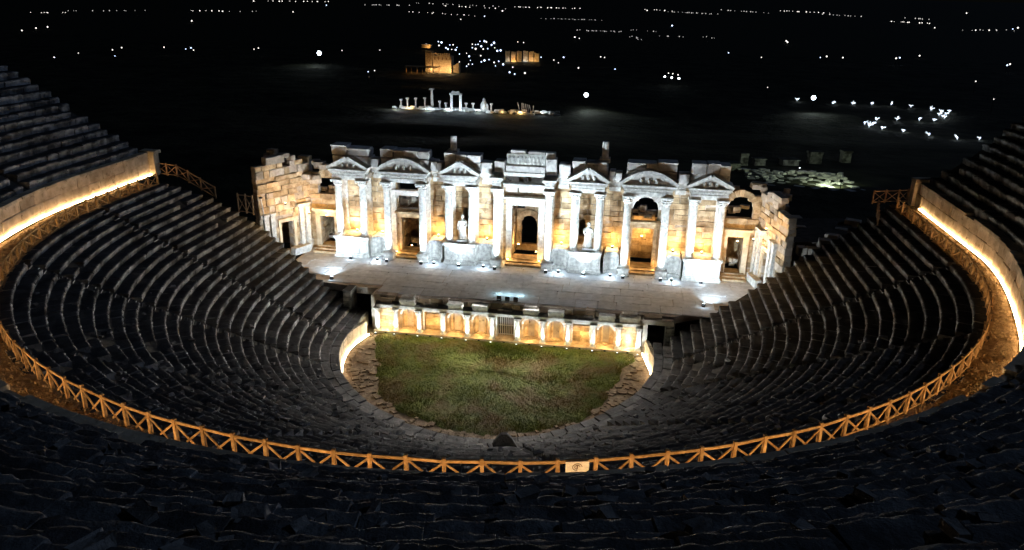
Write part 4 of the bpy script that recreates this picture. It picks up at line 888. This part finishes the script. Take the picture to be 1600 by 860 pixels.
# three strong floodlights on masts
for x, y, h, e, lab, tx, ty in ((-6.3, 224.6, 4.5, 2200, 'blazing white floodlight on a mast beside a pale green patch of ground beyond the stage', 6, 196), (77.6, 245.1, 4.5, 1500, 'blazing white floodlight on a mast left of the rows of splayed lamps', 78, 215), (-171., 377.8, 6, 1200, 'blazing white floodlight on a mast alone on the far left plateau', -175, 345)):
    z = T(y); t = thing('flood_mast', (x, y, z), lab, 'floodlight'); d = math.hypot(x-10, y+62); r = d/290*.85
    obj('mast', MB().beam((x, y, z-1), (x, y, z+h), .2), M_METAL, t)
    mb = MB(); 
    for a in range(7):
        if 1: mb.lathe((x+(r*.6*math.cos(a*PI/3) if a < 6 else 0), y-.2-.1*(a == 6), z+h+(r*.6*math.sin(a*PI/3) if a < 6 else 0)), [(.02, -r*.29), (r*.22, -r*.2), (r*.3, 0), (r*.22, r*.2), (.02, r*.29)], 10)
    obj('lens', mb, M_FLOOD, t); mb = MB(); mb.box((x, y+.25, z+h), (r*2, .3, r*1.35)); obj('housing', mb, M_METAL, t)
    spot(t, (x, y-1.2, z+h), (tx, ty, z-1), e, (.85, 1, .9), 100, 1, .3)
# broken castle lit amber
def lit_wall(t, x, y, z, w, h, dep, m, crown=0., nm='wall'):
    mb = MB(); n = max(3, int(w/1.6)); pts = [(x-w/2, z-1)]+[(x-w/2+w*i/n, z+h+random.uniform(-crown, crown)) for i in range(n+1)]+[(x+w/2, z-1)]; mb.prism(pts[::-1], y, y+dep); o = obj(nm, mb, m, t)
    return o
cx, cy = -91., 352.; z = T(cy)
t = thing('castle_ruin', (cx, cy, z), 'small ruined stone castle glowing amber far off, left of a cluster of white lamps', 'castle')
lit_wall(t, cx-1.5, cy, z, 12, 8.6, 6, M_SAND, .8); lit_wall(t, cx-7.6, cy-1.2, z, 3.6, 10.2, 4, M_SAND, .4, 'tower'); lit_wall(t, cx+6, cy+2.5, z, 4, 4.2, 4, M_SAND, 1.3, 'broken_wall')
for k in range(9):
    mb = MB(); mb.box((cx-6.3+k*1.2, cy+.4, z+9.2+random.uniform(-.3, .3)), (.7, .8, .9), 0, .06); obj('merlon', mb, M_SAND, t)
for k in range(5): mb = MB(); mb.box((cx-4.5+k*2.1, cy-.06, z+6.9), (.55, .2, 1.4)); obj('arrow_slit', mb, M_INK, t)
for dx, w in ((-6, 300), (-1, 380), (4, 600)): point(t, (cx+dx, cy-2.6, z+1.2), w*1.1, (1, .66, .32), .3)
t = thing('lit_colonnade', (-103, 344, T(344)), 'low amber lit colonnade at the foot of the distant castle', 'colonnade')
z = T(344); mb = MB(); mb.box((-100, 344, z+3.1), (19, 3, .5)); obj('roof', mb, M_SAND, t)
for k in range(7): obj('post', MB().beam((-109+k*3, 342.8, z-1), (-109+k*3, 342.8, z+3), .4), M_SAND, t)
for dx in (-5, 2, 8): point(t, (-101+dx, 344.5, z+1.5), 160, (1, .5, .14), .3)
for x, y, w, lab in ((-67., 443, 11, 'left one of two tall broken ruin walls lit amber in the distance'), (-56, 447, 11, 'right one of two tall broken ruin walls lit amber in the distance')):
    z = T(y); t = thing('ruin_wall', (x, y, z), lab, 'ruin wall')
    for k in range(3): lit_wall(t, x-w*.33+k*w*.33, y+k*.4, z, w*.27, 6.4+random.uniform(-1, .4), 2, M_SAND, .5, 'wall_stub')
    point(t, (x+1, y-2.2, z+.8), 330, WARM, .3); point(t, (x-3.5, y-2, z+.5), 160, WHITE, .3)
t = thing('lit_pavilion', (-137, 560, T(560)), 'tiny amber lit flat roofed building above the distant castle', 'building'); mb = MB(); mb.box((-151, 545, T(545)+2.4), (7, 5, 2.2)); obj('wall', mb, M_SAND, t); mb = MB(); mb.box((-151, 545, T(545)+3.7), (8, 6, .4)); obj('roof', mb, M_RUB, t); point(t, (-149, 540, T(545)+2), 300, WARM, .3)
# temple ruins on the plateau
ZR = T(206)
def far_col(x, y, h, r, lab, grp=None, nm='ruined_column'):
    t = thing(nm, (x, y, ZR), lab, 'column', grp); mb = MB(); mb.lathe((x, y, ZR-.5), [(r*1.2, 0), (r, .9), (r*.85, h), (r*1.3, h+.3)], 10); obj('shaft', mb, M_MARBLE, t); mb = MB(); mb.box((x, y, ZR+h+.05), (r*3, r*3, .5), 0, .04); obj('capital', mb, M_MARBLE, t)
far_col(-59.6, 206.6, 6.3, .5, 'tallest single standing ancient column on the lit strip of ruins beyond the stage')
t = thing('ruined_gateway', (-50, 202.5, ZR), 'bright white ancient gateway of two columns carrying a lintel, on the strip of ruins', 'gateway')
for x in (-51.6, -48.4):
    mb = MB(); mb.lathe((x, 202.5, ZR-.5), [(.65, 0), (.5, .7), (.45, 5.4), (.65, 5.7)], 10); obj('column', mb, M_MARBLE, t)
mb = MB(); mb.box((-50, 202.5, ZR+5.5), (4.4, 1.1, .6), 0, .04); obj('lintel', mb, M_MARBLE, t); mb = MB(); mb.prism([(-51.6, ZR+5.85), (-48.6, ZR+5.85), (-49, ZR+6.5), (-50.2, ZR+6.3), (-51.2, ZR+6.6)][::-1], 202, 203); obj('broken_top', mb, M_MARBLE, t)
t = thing('statue_like_ruin', (-40.8, 206, ZR), 'bright white lump of ruin shaped like a seated figure, right of the ancient gateway', 'ruin')
mb = MB(); mb.lathe((-40.8, 206, ZR-.5), [(1.1, 0), (1.2, 1), (1., 2.2), (.85, 3.), (.45, 3.5), (.5, 4.), (.2, 4.6)], 12, lambda a, z: 1+.15*math.sin(3*a+z*2)); obj('stone', mb, M_MARBLE, t); mb = MB(); mb.lathe((-39.6, 206, ZR-.5), [(.6, 0), (.6, 1.4), (.2, 2.6)], 8); obj('side_stone', mb, M_MARBLE, t)
for k, (x, h) in enumerate(((-70.5, 2.4), (-68, 3.), (-65.6, 2.8), (-62.3, 3.), (-57, 2.), (-54.7, 1.5), (-47.1, 1.9), (-44.6, 2.), (-38, 2.1))):
    far_col(x, 206+random.uniform(-1.5, 1.5), h, .32, 'short broken column stump, %s from the left on the lit strip of ruins' % ORD[k], 'column stumps on the strip of ruins', 'column_stump')
bl = [((random.uniform(-73, -14), 203+random.uniform(-2.5, 3), ZR-.2+random.uniform(0, .5)), (random.uniform(.6, 2.2), random.uniform(.6, 1.2), random.uniform(.4, 1.1)), random.uniform(-.5, .5)) for _ in range(110)]
rt_ = thing('fallen_masonry', (-45, 203, ZR), 'low scatter of pale fallen blocks along the lit strip of ruins beyond the stage', 'ruins'); place_blocks(bl, 'fallen_block', M_MARBLE, rt_, 60, 2)
for gi, (x, y, w, c) in enumerate(((-70, 198, 500, WHITE), (-66, 200, 220, WARM), (-58.5, 198, 500, WHITE), (-52.3, 199.5, 330, WHITE), (-47.7, 199.5, 330, WHITE), (-41.3, 201, 550, WHITE), (-33, 199, 220, WARM), (-27, 200, 220, WARM), (-20, 202, 200, WHITE))):
    t = fixture('ground_light', x, y, T(y)-.1, 0, -.3, M_LEDW if c == WHITE else M_LEDA, 'small ground light before the strip of ancient ruins, %s from the left' % ORD[gi], 'ground light', 'ground lights before the strip of ruins', 1.); point(t, (x, y, T(y)+.7), w, c, .15)
t = thing('leaning_stones', (-26, 209, ZR), 'cluster of thin leaning upright stones at the right of the lit strip of ruins', 'standing stones')
for k in range(7): obj('upright_stone', MB().beam((-28.5+k*.8, 209, ZR-.5), (-29+k*.8+random.uniform(-.3, .9), 209, ZR+2.6-.15*k), .28), M_ATTIC, t)
t = thing('parked_row', (28.5, 327, T(327)), 'short slanting row of three bright lamps on one beam in the middle distance', 'lamp row')
z = T(327); obj('beam', MB().beam((24, 331, z+3), (33, 322, z+3), .4), M_METAL, t); obj('post', MB().beam((24, 331, z-1), (24, 331, z+3), .2), M_METAL, t)
for k in range(3): mb = MB(); bulb(mb, (25.4+k*3.2, 329.4-k*3, z+3.4), .5); obj('lamp_head', mb, M_FLOOD, t)
# lit stony patch right of the facade, tomb blocks behind it
t = thing('patch_lamp', (48., 78.8, T(79)), 'thin dark lamp pole standing before a greenish lit patch of stones right of the facade', 'lamp post')
z = T(79); obj('pole', MB().beam((48, 78.8, z-.5), (48, 78.8, z+1.8), .12), M_METAL, t); mb = MB(); mb.box((48, 78.9, z+1.8), (.5, .4, .35)); obj('housing', mb, M_METAL, t); spot(t, (48, 79.3, z+2.2), (45, 90, z), 1500, (.8, 1, .65), 150, .8, .1)
bl = [((random.uniform(33, 52), random.uniform(78, 96), 0), (random.uniform(.5, 1.9), random.uniform(.5, 1.3), random.uniform(.3, .8)), random.uniform(0, 3)) for _ in range(170)]
bl = [((p[0], p[1], T(p[1])-.05), d_, a_) for p, d_, a_ in bl]
t = thing('stone_scatter', (44, 86, -1), 'field of loose pale stones in the greenish lit patch right of the facade', 'stones'); place_blocks(bl, 'field_stone', M_ATTIC, t, 110, 2)
for k, (x, y, w, h) in enumerate(((34.5, 104, 1.6, 2.6), (38, 106, 2.4, 1.5), (44.5, 108, 3.4, 1.4), (50.5, 112, 2.6, 2.8), (58, 116, 2., 2.9), (31, 96, 3.2, 1.7))):
    z = T(y)-.4; t = thing('stone_tomb', (x, y, z), ['narrow upright dim tomb block, leftmost behind the greenish stony patch', 'small squat dim tomb block behind the greenish stony patch', 'long low dim tomb block behind the middle of the greenish patch', 'square dim tomb block behind the right of the greenish patch', 'tall dim tomb block standing furthest right behind the greenish patch', 'low dim tomb block nearest the facade behind the greenish patch'][k], 'tomb')
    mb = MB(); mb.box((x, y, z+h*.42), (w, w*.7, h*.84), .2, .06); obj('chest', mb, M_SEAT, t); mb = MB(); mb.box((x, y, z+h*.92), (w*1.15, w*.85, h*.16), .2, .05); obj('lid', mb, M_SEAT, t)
t = fixture('field_light', 45, 99, T(99), 0, 0, M_LEDW, 'small ground light in the stones before the dim tomb blocks', 'ground light'); point(t, (45, 99, T(99)+1.2), 60, (.8, .85, 1), .2)
# dark ruined masonry between the facade and the right seats
bl = [((random.uniform(27.5, 36), random.uniform(17, 30), random.uniform(2.5, 7.2)), (random.uniform(.8, 2), random.uniform(.8, 1.5), random.uniform(.5, .9)), random.uniform(-.5, .5)) for _ in range(60)]
t = thing('ruined_side_building', (31, 22, 2), 'dark heap of ruined masonry between the facade and the right seat ends', 'ruin'); q = MB(); q.box((31.5, 24, 3.5), (8, 9, 6.6), .05, .3); obj('rubble_core', q, M_BED, t); place_blocks(bl, 'rubble_block', M_RUB, t, 60, 4)

t = thing('slim_pole', (-26.6, 10.4, 7.9), 'thin pale pole standing at the seat ends just left of the facade', 'pole')
obj('shaft', MB().beam((-26.6, 10.4, 7.4), (-26.9, 10.4, 10.6), .07), M_POST, t); mb = MB(); mb.box((-26.9, 10.4, 10.6), (.3, .2, .14)); obj('cap', mb, M_METAL, t)

# loose stones lying about on both seating banks
mb = MB(); mb2 = MB()
for k in range(900):
    if k < 420: i = random.randrange(0, 17); r, zt = UR[i]; ring = UPP; az = random.uniform(225, 325)
    else: i = random.randrange(0, 22); r, zt = LR[i]; ring = LOW; az = random.gauss(270, 32)
    if not 186 < az < 354: continue
    x, y, th = ring.at(r+random.uniform(.15, .8), ring.ang(r, az)); z = zt+sag(ring, x, y); w = random.uniform(.08, .26)*(1.25 if ring is UPP else 1)
    V, F = UB[k % 6]; V = V*(1+np.array([random.uniform(-.25, .25) for _ in range(len(V))])[:, None]); V = rot(V*np.array((w*random.uniform(1, 2.2), w, w*.8)), random.uniform(0, PI), random.uniform(-.4, .4))+np.array((x, y, z+w*.2))
    (mb if ring is UPP else mb2).add(V, F)
tag(obj('loose_stones', mb, M_SLAB), 'small loose stones strewn over the dark upper seat rows nearest the viewer', kind='stuff')
tag(obj('loose_stones', mb2, M_SLAB), 'small loose stones strewn over the lower seat rows', kind='stuff')
